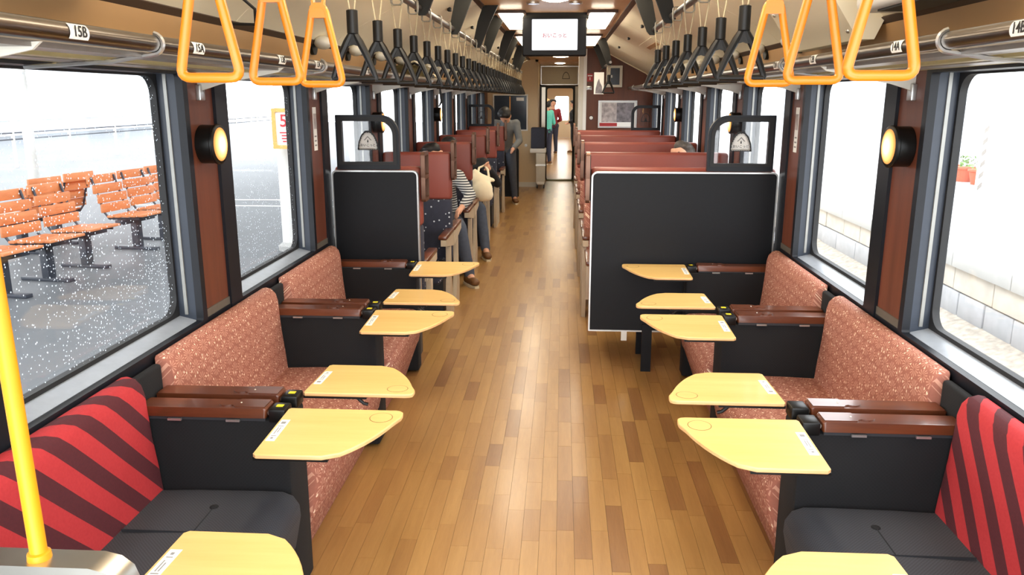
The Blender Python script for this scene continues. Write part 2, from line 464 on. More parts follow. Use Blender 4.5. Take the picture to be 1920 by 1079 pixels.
def text(body, size, m, parent, mtx, name='lettering', extrude=0.0004):
    cu = bpy.data.curves.new(name, 'FONT'); cu.body = body; cu.size = size; cu.align_x = 'CENTER'; cu.align_y = 'CENTER'; cu.extrude = extrude
    cu.resolution_u = 3; cu.offset = size * 0.012
    t = bpy.data.objects.new(name, cu); C.objects.link(t)
    bpy.context.view_layer.update()
    me = bpy.data.meshes.new_from_object(t.evaluated_get(bpy.context.evaluated_depsgraph_get()))
    bpy.data.objects.remove(t)
    org = Vector((0, 0, 0)); q = parent
    while q is not None: org = org + q.location; q = q.parent
    me.transform(Matrix.Translation(-org) @ mtx)
    me.materials.clear(); me.materials.append(m)
    o = bpy.data.objects.new(name, me); C.objects.link(o); o.parent = parent
    return o
def facing(loc, right, up):
    r = Vector(right).normalized(); u = Vector(up).normalized(); n = r.cross(u)
    return Matrix(((r.x, u.x, n.x, loc[0]), (r.y, u.y, n.y, loc[1]), (r.z, u.z, n.z, loc[2]), (0, 0, 0, 1)))
ORD = ['first', 'second', 'third', 'fourth', 'fifth', 'sixth', 'seventh', 'eighth', 'ninth', 'tenth', 'eleventh', 'twelfth', 'thirteenth', 'fourteenth', 'fifteenth', 'sixteenth', 'seventeenth', 'eighteenth', 'nineteenth', 'twentieth', 'twenty-first', 'twenty-second', 'twenty-third', 'twenty-fourth', 'twenty-fifth', 'twenty-sixth', 'twenty-seventh', 'twenty-eighth', 'twenty-ninth', 'thirtieth']
SIDE = {-1: 'left', 1: 'right'}

# ------------------------------------------------------------------ setting: floor
W = 1.34; GX = 1.43
YN, YRE, YLE, YD = 0.55, 11.9, 15.3, 16.5       # near end, right end wall, left end wall, doorway
floor = struct(MB().box(-1.5, 1.5, YN, YRE + 0.1, -0.12, -0.006).box(-1.5, 0.5, YRE + 0.1, YD, -0.12, -0.006).build('floor', M['dark']))
pw = 0.0667
unit = {}
stuff = MB(); npl = 0
planks = []
ncol = int(2 * 1.34 / pw) + 1
for c in range(ncol):
    x0 = -1.34 + c * pw; x1 = min(x0 + pw - 0.0003, 1.34)
    if x1 - x0 < 0.01: continue
    y = YN + 0.05 - random.random() * 0.4
    while y < YD:
        ln = random.choice((0.24, 0.3, 0.36, 0.42, 0.48))
        ya, yb = max(y, YN + 0.02), min(y + ln - 0.0003, YD); y += ln
        if yb - ya < 0.02: continue
        if ya > YRE and x1 > 0.38: continue
        k = random.choices(range(5), (34, 26, 22, 9, 9))[0]
        planks.append((x0, x1, ya, yb, k))
vis = [p for p in planks if abs((p[0] + p[1]) / 2 + 0.02) < 0.9 and p[3] > 2.35]
vis.sort(key=lambda p: (p[2]))
single = set(id(p) for p in vis[:300])
for p in planks:
    x0, x1, ya, yb, k = p
    dz = random.random() * 0.0002
    if id(p) in single:
        key = (round(yb - ya, 3), round(x1 - x0, 3), k)
        if key not in unit:
            lx, ly = (x1 - x0) / 2, (yb - ya) / 2; e = 0.0003
            mb = MB().add([(-lx, -ly, -0.006), (lx, -ly, -0.006), (lx, ly, -0.006), (-lx, ly, -0.006), (-lx + e, -ly + e, 0), (lx - e, -ly + e, 0), (lx - e, ly - e, 0), (-lx + e, ly - e, 0)],
                          [(4, 5, 6, 7), (0, 1, 5, 4), (1, 2, 6, 5), (2, 3, 7, 6), (3, 0, 4, 7), (0, 3, 2, 1)])
            unit[key] = mb.mesh('floor_plank', [PLANK[k]])
        o = bpy.data.objects.new('floor_plank', unit[key]); C.objects.link(o); o.parent = floor
        o.location = ((x0 + x1) / 2, (ya + yb) / 2, dz)
    else:
        stuff.box(x0, x1, ya, yb, -0.006, dz, k)
o = stuff.build('far_planks', PLANK, floor); o['kind'] = 'stuff'

# ------------------------------------------------------------------ setting: walls and windows
PC = [3.08 + 1.45 * k for k in range(-2, 9)]     # pillar centres
def make_wall(sx):
    yend = YLE if sx < 0 else YRE
    root = sroot('wall_' + SIDE[sx], (sx * W, YN, 0))
    MB(sx).box(W, W + 0.16, YN, yend, -0.1, 0.765).build('lower_panel', M['lowerwall'], root)
    MB(sx).box(W, W + 0.16, YN, yend, 1.765, 1.83).build('header_panel', M['header'], root)
    for c in PC:
        if c > yend + 0.2: continue
        MB(sx).box(W - 0.004, W + 0.085, c - 0.118, min(c + 0.118, yend), 0.836, 1.765).build('pillar_panel', M['pillar'], root)
        MB(sx).box(W - 0.012, W + 0.085, c - 0.118, min(c + 0.118, yend), 0.765, 0.805).build('pillar_base', M['frame'], root)
        MB(sx).box(W - 0.009, W + 0.085, c - 0.118, min(c + 0.118, yend), 0.805, 0.836).build('pillar_skirting', M['skirt'], root)
    if sx < 0:
        MB(sx).box(W, W + 0.16, PC[-1] + 0.118, yend, 0.765, 1.765).build('end_panel', M['pillar'], root)
    return root
wn = 0
WINS = {}
def make_window(sx, ya, yb, pane):
    global wn; wn += 1
    root = sroot('window_%d' % wn, (sx * W, (ya + yb) / 2, 0.765))
    u0, u1 = ya + 0.118, yb - 0.118
    i0, i1 = u0 + 0.115, u1 - 0.036
    MB(sx).ring(rrect(u0, u1, 0.765, 1.765, 0.004), rrect(i0, i1, 0.805, 1.735, 0.012), 'X', W - 0.017, W + 0.012).build('window_frame', M['frame'], root)
    MB(sx).box(W + 0.012, GX, i0 - 0.02, i0, 0.80, 1.74).build('jamb', M['jamb'], root)
    MB(sx).box(W + 0.012, GX, i1, i1 + 0.02, 0.80, 1.74).build('jamb', M['jamb'], root)
    MB(sx).box(W + 0.012, GX, i0, i1, 1.735, 1.75).build('head_lining', M['jamb'], root)
    MB(sx).prism([(W + 0.010, 0.785), (GX, 0.785), (GX, 0.826), (W + 0.010, 0.806)], 'Y', i0, i1).build('sill', M['sill'], root)
    MB(sx).box(W + 0.042, W + 0.054, i1 - 0.006, i1, 0.83, 1.735).build('blind_track', M['track'], root)
    MB(sx).box(W + 0.042, W + 0.054, i0, i0 + 0.006, 0.83, 1.735).build('blind_track', M['track'], root)
    MB(sx).ring(rrect(i0 - 0.01, i1 + 0.01, 0.79, 1.745, 0.01), rrect(i0 + 0.014, i1 - 0.014, 0.838, 1.728, 0.065), 'X', GX - 0.012, GX + 0.014).build('gasket', M['rubber'], root)
    MB(sx).box(GX - 0.001, GX + 0.004, i0, i1, 0.82, 1.74).build('pane', pane, root)
    return root
for sx in (-1, 1):
    make_wall(sx)
    for a, b in zip(PC[:-1], PC[1:]):
        if a < 0: a0 = a
        if sx > 0 and b > YRE + 0.2: continue
        if a < 0.3: continue
        pane = M['glass']
        if sx < 0 and a < 2: pane = M['wetglass']
        elif sx < 0 and a < 4: pane = M['wetglass2']
        make_window(sx, a, b, pane)
# first bay nearer than the frame
# ------------------------------------------------------------------ ceiling
CEIL = sroot('ceiling', (0, YN, 2.34))
CX0, CZ = 0.58, 2.34
slope = [(1.29, 1.955), (1.24, 2.0), (1.15, 2.045), (CX0, CZ)]
edges = [YN] + [PC[k] + 0.3 for k in range(2, len(PC))] + [YLE]
edges = [e for e in edges if e <= YLE]
for sx in (-1, 1):
    yend = YLE if sx < 0 else YRE
    es = [e for e in edges if e < yend - 0.2] + [yend]
    for a, b in zip(es[:-1], es[1:]):
        pts = slope + [(x + 0.02, z + 0.03) for x, z in slope[::-1]]
        MB(sx).prism(pts, 'Y', a + 0.003, b - 0.003).build('slope_panel', M['cream'], CEIL)
    MB(sx).prism([(x + 0.01, z + 0.012) for x, z in slope] + [(x + 0.05, z + 0.08) for x, z in slope[::-1]], 'Y', YN, yend).build('slope_backing', M['seam'], CEIL)
    MB(sx).prism([(W, 1.83), (1.305, 1.93), (1.32, 1.945), (W + 0.16, 1.945), (W + 0.16, 1.83)], 'Y', YN, yend).build('upper_panel', M['tan'], CEIL)
    MB(sx).prism([(1.306, 1.93), (1.28, 1.952), (1.30, 1.965), (1.36, 1.945)], 'Y', YN, yend).build('seam_strip', M['seam'], CEIL)
    MB(sx).box(CX0 - 0.035, CX0 + 0.012, YN, yend, CZ - 0.008, CZ + 0.02).build('edge_moulding', M['lamprim'], CEIL)
    k = 0
    for j in range(-2, 6):
        y = 5.82 + 1.45 * j
        if y > yend - 0.5: continue
        x, z = 0.735, 2.259
        d = Vector((0.464, 0, 0.886)) * -1
        MB(sx).bbox(x - 0.012, x + 0.012, y - 0.03, y + 0.03, z - 0.022, z + 0.004, 0.004, 2).build('ceiling_clip', M['blade'], CEIL)
MB().box(-CX0, CX0, YN, YLE, CZ, CZ + 0.03).build('centre_panel', M['ceilwood'], CEIL)
MB().box(-0.45, 0.42, YLE, YD + 0.2, 2.30, 2.34).build('vestibule_panel', M['ceilwood'], CEIL)

# ------------------------------------------------------------------ end walls
prof = [(0.29, -0.0), (1.36, 0.0), (1.36, 1.93), (1.29, 1.955), (1.24, 2.0), (1.15, 2.045), (CX0, CZ), (0.29, CZ)]
er = sroot('wall_end_right', (0.85, YRE, 0))
MB().prism([(0.385 if x < 0.3 else x, z) for x, z in prof], 'Y', YRE, YRE + 0.08).build('veneer_panel', M['endwall'], er)
MB().bbox(0.285, 0.385, YRE - 0.02, YRE + 0.10, 0, CZ - 0.003, 0.012, 2).build('corner_post', M['offwhite'], er)
MB().box(0.355, 0.40, YRE - 0.03, YRE - 0.02, 0, CZ - 0.01).build('steel_strip', M['white'], er)
MB().box(0.42, 0.46, YRE + 0.08, YD + 0.2, 0, 2.33).build('corridor_panel', M['beigewall'], er)
MB().tube([(x - 0.0, YRE - 0.008, z - 0.008) for x, z in slope], 0.008, 6).build('ceiling_trim', M['cream'], er)
el = sroot('wall_end_left', (-0.85, YLE, 0))
MB().prism([(-0.40, 0), (-1.36, 0), (-1.36, 1.93), (-1.29, 1.955), (-1.15, 2.045), (-CX0, CZ), (-0.40, CZ)], 'Y', YLE, YLE + 0.06).build('beige_panel', M['beigewall'], el)
MB().box(-0.44, -0.40, YLE + 0.06, YD + 0.2, 0, 2.33).build('corridor_panel', M['beigewall'], el)
MB().box(-1.33, -0.40, YLE - 0.012, YLE, 0.0, 0.09).build('skirting', M['offwhite'], el)
# doorway at the far end
dr = sroot('door_1', (0, YD, 0))
MB().box(-0.40, -0.285, YD, YD + 0.06, 0, 1.93).build('door_post', M['dark'], dr)
MB().box(0.30, 0.42, YD, YD + 0.06, 0, 1.93).build('door_post', M['offwhite'], dr)
MB().box(-0.40, 0.42, YD, YD + 0.06, 1.88, 2.33).build('door_header', M['beigewall'], dr)
MB().ring(rrect(-0.29, 0.305, -0.02, 1.89, 0.01), rrect(-0.25, 0.265, 0.02, 1.84, 0.04), 'Y', YD - 0.02, YD + 0.04).build('door_frame', M['blade'], dr)
MB().bbox(-0.30, 0.31, YD - 0.05, YD + 0.10, -0.02, 0.03, 0.008, 2).build('threshold', M['threshold'], dr)
MB().box(-0.36, -0.285, YD - 0.03, YD - 0.002, 0.1, 1.86).build('door_leaf_edge', M['steel'], dr)
o = thing('banner', 'grey fabric banner with an outline mark above the far gangway door', 'banner', (0, YD - 0.01, 1.92))
MB().box(-0.37, 0.36, YD - 0.016, YD - 0.004, 1.915, 2.26).build('banner_cloth', M['banner'], o)
MB().ring(rrect(-0.38, 0.37, 1.905, 2.27, 0.006, 3), rrect(-0.365, 0.355, 1.92, 2.255, 0.004, 3), 'Y', YD - 0.024, YD - 0.002).build('banner_frame', M['alu'], o)
def hut(cx, cz, r):
    return [(cx - r * 1.0, cz - r * 0.8), (cx + r * 1.0, cz - r * 0.8), (cx + r * 0.92, cz - r * 0.1), (cx + r * 0.62, cz + r * 0.6), (cx + r * 0.25, cz + r * 0.98), (cx - r * 0.25, cz + r * 0.98), (cx - r * 0.62, cz + r * 0.6), (cx - r * 0.92, cz - r * 0.1)]
MB().ring(hut(0.12, 2.08, 0.075), hut(0.12, 2.08, 0.062), 'Y', YD - 0.019, YD - 0.016).build('outline_mark', M['ink'], o)

# ------------------------------------------------------------------ the next coach, seen through the door
nc = sroot('wall_next_coach', (0, YD + 0.2, 0))
MB().box(-1.4, 1.4, YD + 0.06, 35, -0.12, -0.004).build('coach_floor', PLANK[1], nc)
MB().box(-1.4, 1.4, YD + 1.4, 35, 2.28, 2.34).build('coach_ceiling', M['ceilwood'], nc)
for sx in (-1, 1):
    MB(sx).box(0.42, 0.5, YD + 0.1, YD + 1.4, 0, 2.3).build('gangway_panel', M['beigewall'], nc)
    MB(sx).box(1.34, 1.45, YD + 1.4, 35, 0, 0.85).build('coach_side', M['header'], nc)
    MB(sx).box(1.34, 1.45, YD + 1.4, 35, 1.7, 2.3).build('coach_side', M['cream'], nc)
    for k in range(13): MB(sx).box(1.34, 1.45, YD + 1.4 + k * 1.4, YD + 1.7 + k * 1.4, 0.85, 1.7).build('coach_pillar', M['pillar'], nc)
MB().box(-0.5, 0.5, YD + 0.1, YD + 1.4, 2.1, 2.3).build('gangway_roof', M['beigewall'], nc)
MB().ring(rrect(-1.4, 1.4, 0, 2.3, 0.002), rrect(-0.26, 0.32, 0.72, 1.72, 0.06), 'Y', 34.9, 35.0).build('coach_end', M['beigewall'], nc)
MB().box(-0.26, 0.32, 34.96, 34.965, 0.72, 1.72).build('coach_end_glass', M['glass'], nc)
lamp = thing('ceiling_lamp', 'long bright lamp on the ceiling of the next coach', 'lamp', (0, 22, 2.28))
MB().box(-0.3, 0.3, 19, 33, 2.262, 2.279).build('diffuser', emitter('next_coach_lamp', (255, 238, 210), 4.0), lamp)

# ------------------------------------------------------------------ ceiling lamps
def ceil_lamp(sx, ya, yb, label):
    xa, xb = 0.27, 0.475
    t = thing('ceiling_lamp', label, 'lamp', (sx * 0.37, (ya + yb) / 2, CZ), 'long box lamps on the ceiling')
    MB(sx).ring(rrect(xa - 0.02, xb + 0.02, ya - 0.02, yb + 0.02, 0.01, 3), rrect(xa, xb, ya, yb, 0.02, 3), 'Z', CZ - 0.022, CZ).build('frame', M['lamprim'], t)
    mb = MB(sx); r0 = rrect(xa, xb, ya, yb, 0.02, 3); r1 = rrect(xa + 0.02, xb - 0.02, ya + 0.03, yb - 0.03, 0.03, 3)
    n = len(r0)
    mb.add([(x, y, CZ - 0.012) for x, y in r0] + [(x, y, CZ - 0.05) for x, y in r1] + [(x, y, CZ - 0.002) for x, y in r0],
           [tuple(range(n, 2 * n)), tuple(range(2 * n, 3 * n))] + [(i, (i + 1) % n, n + (i + 1) % n, n + i) for i in range(n)] + [(2 * n + i, 2 * n + (i + 1) % n, (i + 1) % n, i) for i in range(n)])
    mb.build('diffuser', M['lamp'], t)
for sx in (-1, 1):
    for k in range(-2, 4):
        ya = 6.8 + 2.5 * k
        if ya < YN: continue
        if sx > 0 and ya + 1.25 > YRE: continue
        if ya + 1.25 > YLE: continue
        w_ = 'right overhead' if k < -1 else ('before the screen' if k == -1 else 'beside the hanging screen' if k == 0 else 'just past the screen' if k == 1 else 'near the far end' if k == 2 else 'at the very end')
        ceil_lamp(sx, ya, ya + 1.25, 'long box lamp on the %s of the wooden ceiling, %s' % (SIDE[sx], w_))
def round_lamp(y, label, r=0.13, x=0.0):
    t = thing('round_ceiling_lamp', label, 'lamp', (x, y, CZ))
    MB().lathe((x, y, CZ), [(r + 0.02, 0), (r + 0.02, -0.015), (r, -0.02), (r, -0.004)], n=28).build('rim', M['offwhite'], t)
    MB().lathe((x, y, CZ), [(r, -0.004), (r * 0.97, -0.03), (r * 0.8, -0.045), (r * 0.4, -0.055), (0.01, -0.057)], n=28).build('diffuser', M['round'], t)
round_lamp(5.72, 'round ceiling lamp in front of the hanging screen', 0.11)
round_lamp(2.6, 'round ceiling lamp overhead near the camera')
round_lamp(13.4, 'round ceiling lamp seen just below the hanging screen', 0.15, 0.02)
round_lamp(15.9, 'round ceiling lamp in the far vestibule', 0.12, 0.0)
for x in (-0.17, 0.145):
    t = thing('downlight', 'small bluish downlight to the %s of the round lamp in front of the screen' % ('left' if x < 0 else 'right'), 'lamp', (x, 6.24, CZ))
    MB().lathe((x, 6.24, CZ), [(0.05, 0), (0.05, -0.012), (0.036, -0.014), (0.036, -0.003)], n=18).build('rim', M['alu'], t)
    MB().lathe((x, 6.24, CZ), [(0.035, -0.002), (0.034, -0.010), (0.01, -0.011)], n=18).build('lens', M['cool'], t)

# ------------------------------------------------------------------ hanging screen
tv = thing('hanging_screen', 'black monitor hung from the ceiling showing red lettering on white', 'screen', (-0.015, 7.0, CZ))
MB().bbox(-0.285, 0.252, 7.0, 7.09, 1.993, 2.325, 0.014, 3).build('casing', M['black'], tv)
MB().ring(rrect(-0.275, 0.245, 2.003, 2.315, 0.012, 4), rrect(-0.204, 0.176, 2.041, 2.289, 0.006, 4), 'Y', 6.99, 7.002).build('bezel', M['black'], tv)
scr = MB().box(-0.205, 0.177, 6.9965, 7.001, 2.040, 2.290).build('display', M['screen'], tv)
MB().prism([(-0.30, 2.33), (-0.27, 2.342), (0.24, 2.342), (0.267, 2.33), (0.267, 2.30), (-0.30, 2.30)], 'Y', 6.985, 7.12).build('hood', M['blade'], tv)
text('おいこっと', 0.042, M['redink'], scr, facing((-0.014, 6.995, 2.157), (1, 0, 0), (0, 0, 1)))

# ------------------------------------------------------------------ luggage racks
def make_rack(sx, yend, stickers):
    px, pz, pr = 0.985, 1.785, 0.021
    t = thing('luggage_rack', 'long luggage rack with steel tube above the %s windows' % SIDE[sx], 'luggage rack', (sx * 1.15, YN, 1.78))
    rail = MB(sx).cyl((px, YN, pz), (px, yend, pz), pr, n=20).build('rail_tube', M['dsteel'], t)
    MB(sx).box(1.015, 1.10, YN, yend, 1.752, 1.764).build('shelf_slat', M['slat'], t)
    MB(sx).box(1.115, 1.155, YN, yend, 1.744, 1.760).build('shelf_slat', M['slat2'], t)
    MB(sx).box(1.17, 1.25, YN, yend, 1.742, 1.754).build('shelf_slat', M['slat'], t)
    MB(sx).box(1.265, 1.335, YN, yend, 1.745, 1.757).build('shelf_slat', M['slat2'], t)
    y = 2.07 - 1.45
    while y < yend:
        if y > YN + 0.05:
            pts = [(px + 0.026 * math.cos(a), y, pz + 0.026 * math.sin(a)) for a in [PI * 0.55 + k * PI * 0.95 / 8 for k in range(9)]]
            MB(sx).tube(pts + [(1.1, y, 1.742), (1.335, y, 1.728)], 0.006, 6).build('bracket_hook', M['alu'], t)
        y2 = y + 1.01
        if y2 < yend:
            MB(sx).prism([(px + 0.01, 1.762), (1.338, 1.752), (1.338, 1.672), (1.25, 1.700), (px + 0.03, 1.746)], 'Y', y2 - 0.004, y2 + 0.004).build('bracket_plate', M['offwhite'], t)
            MB(sx).bbox(1.318, 1.338, y2 - 0.022, y2 + 0.022, 1.64, 1.70, 0.004, 2).build('bracket_foot', M['alu'], t)
        y += 1.45
    for ys, s in stickers:
        st = MB(sx); vs = []; n = 7
        for yy in (ys - 0.035, ys + 0.035):
            for k in range(n):
                a = PI * 0.72 + k * PI * 0.50 / (n - 1); rr = pr + 0.0012
                vs.append((px + rr * math.cos(a), yy, pz + rr * math.sin(a)))
        st.add(vs, [(k, k + 1, n + k + 1, n + k) for k in range(n - 1)], 0, True)
        so = st.build('number_sticker', M['paper'], rail)
        text(s, 0.032, M['ink'], rail, facing((sx * (px - pr - 0.002), ys, pz + 0.001), (0, -sx, 0), (sx * 0.0, 0, 1)), 'number')
    return t
make_rack(-1, 13.0, [(1.715, '15B'), (2.29, '15A'), (2.98, '13B'), (3.42, '13A'), (4.3, '12B'), (5.0, '12A')])
make_rack(1, 11.6, [(1.725, '14B'), (2.33, '14A'), (3.08, '12B'), (3.6, '12A'), (4.4, '11B')])

# dome fixtures above the racks
for sx in (-1, 1):
    n = 0
    for k in range(10):
        y = 4.5 + 0.72 * k
        if sx > 0 and k > 6: continue
        t = thing('dome_speaker', 'white dome fitting above the %s luggage rack, %s from the camera' % (SIDE[sx], ORD[k]), 'dome fitting', (sx * 1.27, y, 1.93), 'dome fittings over the racks')
        MB(sx).sphere((1.255, y, 1.945), 0.06, (0.75, 1.3, 0.6)).build('dome', M['offwhite'], t)
        MB(sx).lathe((1.30, y, 1.93), [(0.05, 0.0), (0.05, 0.02)], 'X', 14).build('base_ring', M['blade'], t)
# access panel and white unit up on the slopes
def slope_box(sx, ya, yb, name, m, label, cat):
    t = thing(name, label, cat, (sx * 1.2, (ya + yb) / 2, 1.95))
    MB(sx).prism([(1.262, 1.872), (1.20, 1.872), (1.10, 2.02), (1.06, 2.075), (1.13, 2.10), (1.30, 1.96)], 'Y', ya, yb).build('cover', m, t)
    for yy in (ya + 0.05, yb - 0.05):
        for (x, z) in ((1.178, 1.908), (1.085, 2.043)):
            MB(sx).sphere((x, yy, z), 0.011, nu=8, nv=5).build('screw', M['steel'], t)
    return t
slope_box(1, 3.32, 4.22, 'access_panel', M['cream'], 'cream screwed access panel on the right ceiling slope', 'panel')
t = thing('air_unit', 'white rounded ventilation unit above the right rack behind yellow strap', 'ventilation unit', (1.24, 2.6, 2.0))
MB().bbox(1.10, 1.30, 2.35, 3.1, 1.945, 2.05, 0.03, 3).build('casing', M['white'], t)
MB().box(1.13, 1.26, 2.5, 2.95, 1.938, 1.948).build('grille', M['ink'], t)
t = thing('air_unit', 'white rounded ventilation unit above the left rack beside first yellow strap', 'ventilation unit', (-1.24, 2.2, 2.0))
MB(-1).bbox(1.10, 1.30, 1.75, 2.35, 1.945, 2.05, 0.03, 3).build('casing', M['offwhite'], t)
MB(-1).box(1.13, 1.26, 1.85, 2.25, 1.938, 1.948).build('grille', M['ink'], t)
o = MB().tube([(-1.18, 3.0, 2.03), (-1.12, 2.98, 2.02), (-1.08, 3.05, 1.97), (-1.1, 3.1, 1.92), (-1.2, 3.12, 1.925)], 0.006, 6).build('cable', M['ink'])
tag(o, 'thin black cable looping above the left rack', 'cable')
MBs = MB().box(0.83, 0.95, 8.1, 8.6, 0, 0.004)
# notice on right slope
t = thing('ceiling_notice', 'pale framed notice on the right ceiling slope beyond the straps', 'notice', (0.95, 8.2, 2.15))
def slope_pt(x, off=0.0): return (x - off * 0.464, CZ - (x - CX0) * 0.5175 - off * 0.886)
for nm, m_, a, b, ya, yb, of in (('backing', M['cream'], 0.86, 1.10, 7.7, 8.9, 0.006), ('print_red', M['tan'], 0.92, 0.96, 7.85, 8.7, 0.008), ('print_text', M['greyink'], 1.0, 1.04, 7.85, 8.7, 0.008)):
    p0, p1 = slope_pt(a, of), slope_pt(b, of); q0, q1 = slope_pt(a, of - 0.004), slope_pt(b, of - 0.004)
    MB().prism([p0, p1, q1, q0], 'Y', ya, yb).build(nm, m_, t)

# ------------------------------------------------------------------ grab rails and blades
RX, RZ = 0.615, 2.06
def make_rail(sx, ya, yb, blades, label):
    t = thing('grab_rail', label, 'grab rail', (sx * RX, ya, RZ))
    MB(sx).cyl((RX, ya, RZ), (RX, yb, RZ), 0.016, n=14).build('rail_tube', M['dsteel'], t)
    for y in blades:
        mb = MB(sx)
        vs = []
        for (x0, x1, z, hy) in ((0.44, 0.555, CZ, 0.012), (0.50, 0.60, 2.22, 0.012), (0.572, 0.638, RZ - 0.012, 0.012), (0.59, 0.62, RZ - 0.032, 0.010)):
            vs += [(x0, y - hy, z), (x1, y - hy, z), (x1, y + hy, z), (x0, y + hy, z)]
        fs = [(0, 3, 2, 1), (12, 13, 14, 15)]
        for k in range(3): fs += [(4 * k + i, 4 * k + (i + 1) % 4, 4 * k + 4 + (i + 1) % 4, 4 * k + 4 + i) for i in range(4)]
        mb.add(vs, fs); mb.build('support_blade', M['blade'], t)
    return t
make_rail(-1, YN, 13.5, [1.1, 1.9, 3.2, 3.92, 5.08, 6.42, 7.2, 8.8, 9.6, 11.2, 12.2], 'dark steel grab rail along the left of the ceiling with black blades')
make_rail(1, YN, 5.22, [1.1, 1.9, 3.3, 4.4, 5.2], 'dark steel grab rail on the right ending above the partition')
make_rail(1, 9.8, 11.2, [9.9, 11.1], 'short grab rail on the right near the end wall')

# straps -------------------------------------------------------------
def rounded_tri(hw, h, r, n=5, top_hw=0.012):
    """triangle path in XZ with rounded corners, base at z=0"""
    pts = [(-hw, 0), (hw, 0), (top_hw, h), (-top_hw, h)]
    out = []
    k = len(pts)
    for i in range(k):
        p0 = Vector(pts[i - 1]); p = Vector(pts[i]); p1 = Vector(pts[(i + 1) % k])
        a = (p0 - p).normalized(); b = (p1 - p).normalized()
        d = min(r, (p0 - p).length * 0.45, (p1 - p).length * 0.45)
        s0 = p + a * d; s1 = p + b * d
        for j in range(n + 1):
            t = j / n; q = s0 * (1 - t) ** 2 + p * 2 * t * (1 - t) + s1 * t * t
            out.append((q.x, q.y))
    return out
def black_strap(loc, label):
    t = thing('hand_strap', label, 'hand strap', loc, 'black triangular hand straps')
    x, y, z = loc      # loc is on the rail
    MB().ring(rrect(x - 0.024, x + 0.024, z - 0.045, z + 0.021, 0.012, 4), rrect(x - 0.0185, x + 0.0185, z - 0.041, z + 0.0175, 0.010, 4), 'Y', y - 0.009, y + 0.009).build('rail_loop', M['loop'], t)
    w_ = MB()
    for s in (-1, 1): w_.cyl((x + s * 0.021, y, z - 0.04), (x + s * 0.006, y, z - 0.145), 0.0026, n=6)
    w_.build('cord', M['cord'], t)
    MB().lathe((x, y, z), [(0.012, -0.135), (0.0185, -0.138), (0.0185, -0.208), (0.010, -0.211)], n=14).build('grip_sleeve', M['strap'], t)
    # arch handle: two curved legs and a round bar
    h = MB()
    for s in (-1, 1):
        pts = [(0.006, -0.207), (0.021, -0.235), (0.038, -0.268), (0.053, -0.302), (0.064, -0.330), (0.069, -0.345), (0.067, -0.351)]
        h.tube([(x + s * a, y, z + b) for a, b in pts], 0.008, 8, rads=[0.009, 0.0125, 0.0120, 0.0102, 0.0092, 0.0092, 0.0092])
    h.prism([(x - 0.006, z - 0.204), (x + 0.006, z - 0.204), (x + 0.032, z - 0.258), (x + 0.018, z - 0.248), (x, z - 0.243), (x - 0.018, z - 0.248), (x - 0.032, z - 0.258)], 'Y', y - 0.007, y + 0.007)
    h.cyl((x - 0.067, y, z - 0.349), (x + 0.067, y, z - 0.349), 0.0095, n=10)
    h.build('handle', M['strap'], t)
    return t
def yellow_strap(loc, label):
    t = thing('hand_strap', label, 'hand strap', loc, 'yellow triangular hand straps')
    x, y, z = loc
    MB().ring(rrect(x - 0.026, x + 0.026, z - 0.045, z + 0.022, 0.012, 4), rrect(x - 0.0185, x + 0.0185, z - 0.041, z + 0.0175, 0.010, 4), 'Y', y - 0.011, y + 0.011).build('rail_loop', M['yellow'], t)
    b = MB()
    for s in (-1, 1): b.prism([(x + s * 0.020, z - 0.04), (x + s * 0.026, z - 0.04), (x + s * 0.017, z - 0.16), (x + s * 0.011, z - 0.16)], 'Y', y - 0.010, y + 0.010)
    b.build('belt', M['yellow'], t)
    path = rounded_tri(0.060, 0.205, 0.022, 5, 0.017)
    h = MB().tube([(x + a, y, z - 0.372 + c) for a, c in path], 0.0098, 10, True)
    h.prism([(x - 0.026, z - 0.195), (x - 0.022, z - 0.165), (x - 0.012, z - 0.155), (x + 0.012, z - 0.155), (x + 0.022, z - 0.165), (x + 0.026, z - 0.195)], 'Y', y - 0.0095, y + 0.0095)
    h.build('handle', M['yellow'], t)
    return t
yp = yellow_strap((-RX, 1.55, RZ), 'yellow triangular hand strap on the left rail, nearest the camera')
dup(yp, (-RX, 1.915, RZ), 'yellow triangular hand strap on the left rail, middle of three')
dup(yp, (-RX, 2.285, RZ), 'yellow triangular hand strap on the left rail, next to the black straps')
dup(yp, (RX - 0.005, 1.475, RZ), 'yellow triangular hand strap on the right rail, nearest the camera')
dup(yp, (RX - 0.005, 1.86, RZ), 'yellow triangular hand strap on the right rail, middle of three')
dup(yp, (RX - 0.005, 2.25, RZ), 'yellow triangular hand strap on the right rail, next to the black straps')
bp = None
for k in range(30):
    loc = (-RX, 2.65 + 0.3625 * k, RZ)
    lab = 'black triangular hand strap on the left rail, %s beyond the yellow straps' % ORD[k]
    if bp is None: bp = black_strap(loc, lab)
    else: dup(bp, loc, lab)
for k in range(7):
    dup(bp, (RX - 0.005, 2.60 + 0.381 * k, RZ), 'black triangular hand strap on the right rail, %s beyond the yellow straps' % ORD[k])
dup(bp, (RX, 10.1, RZ), 'lone black hand strap hanging near the right end wall')

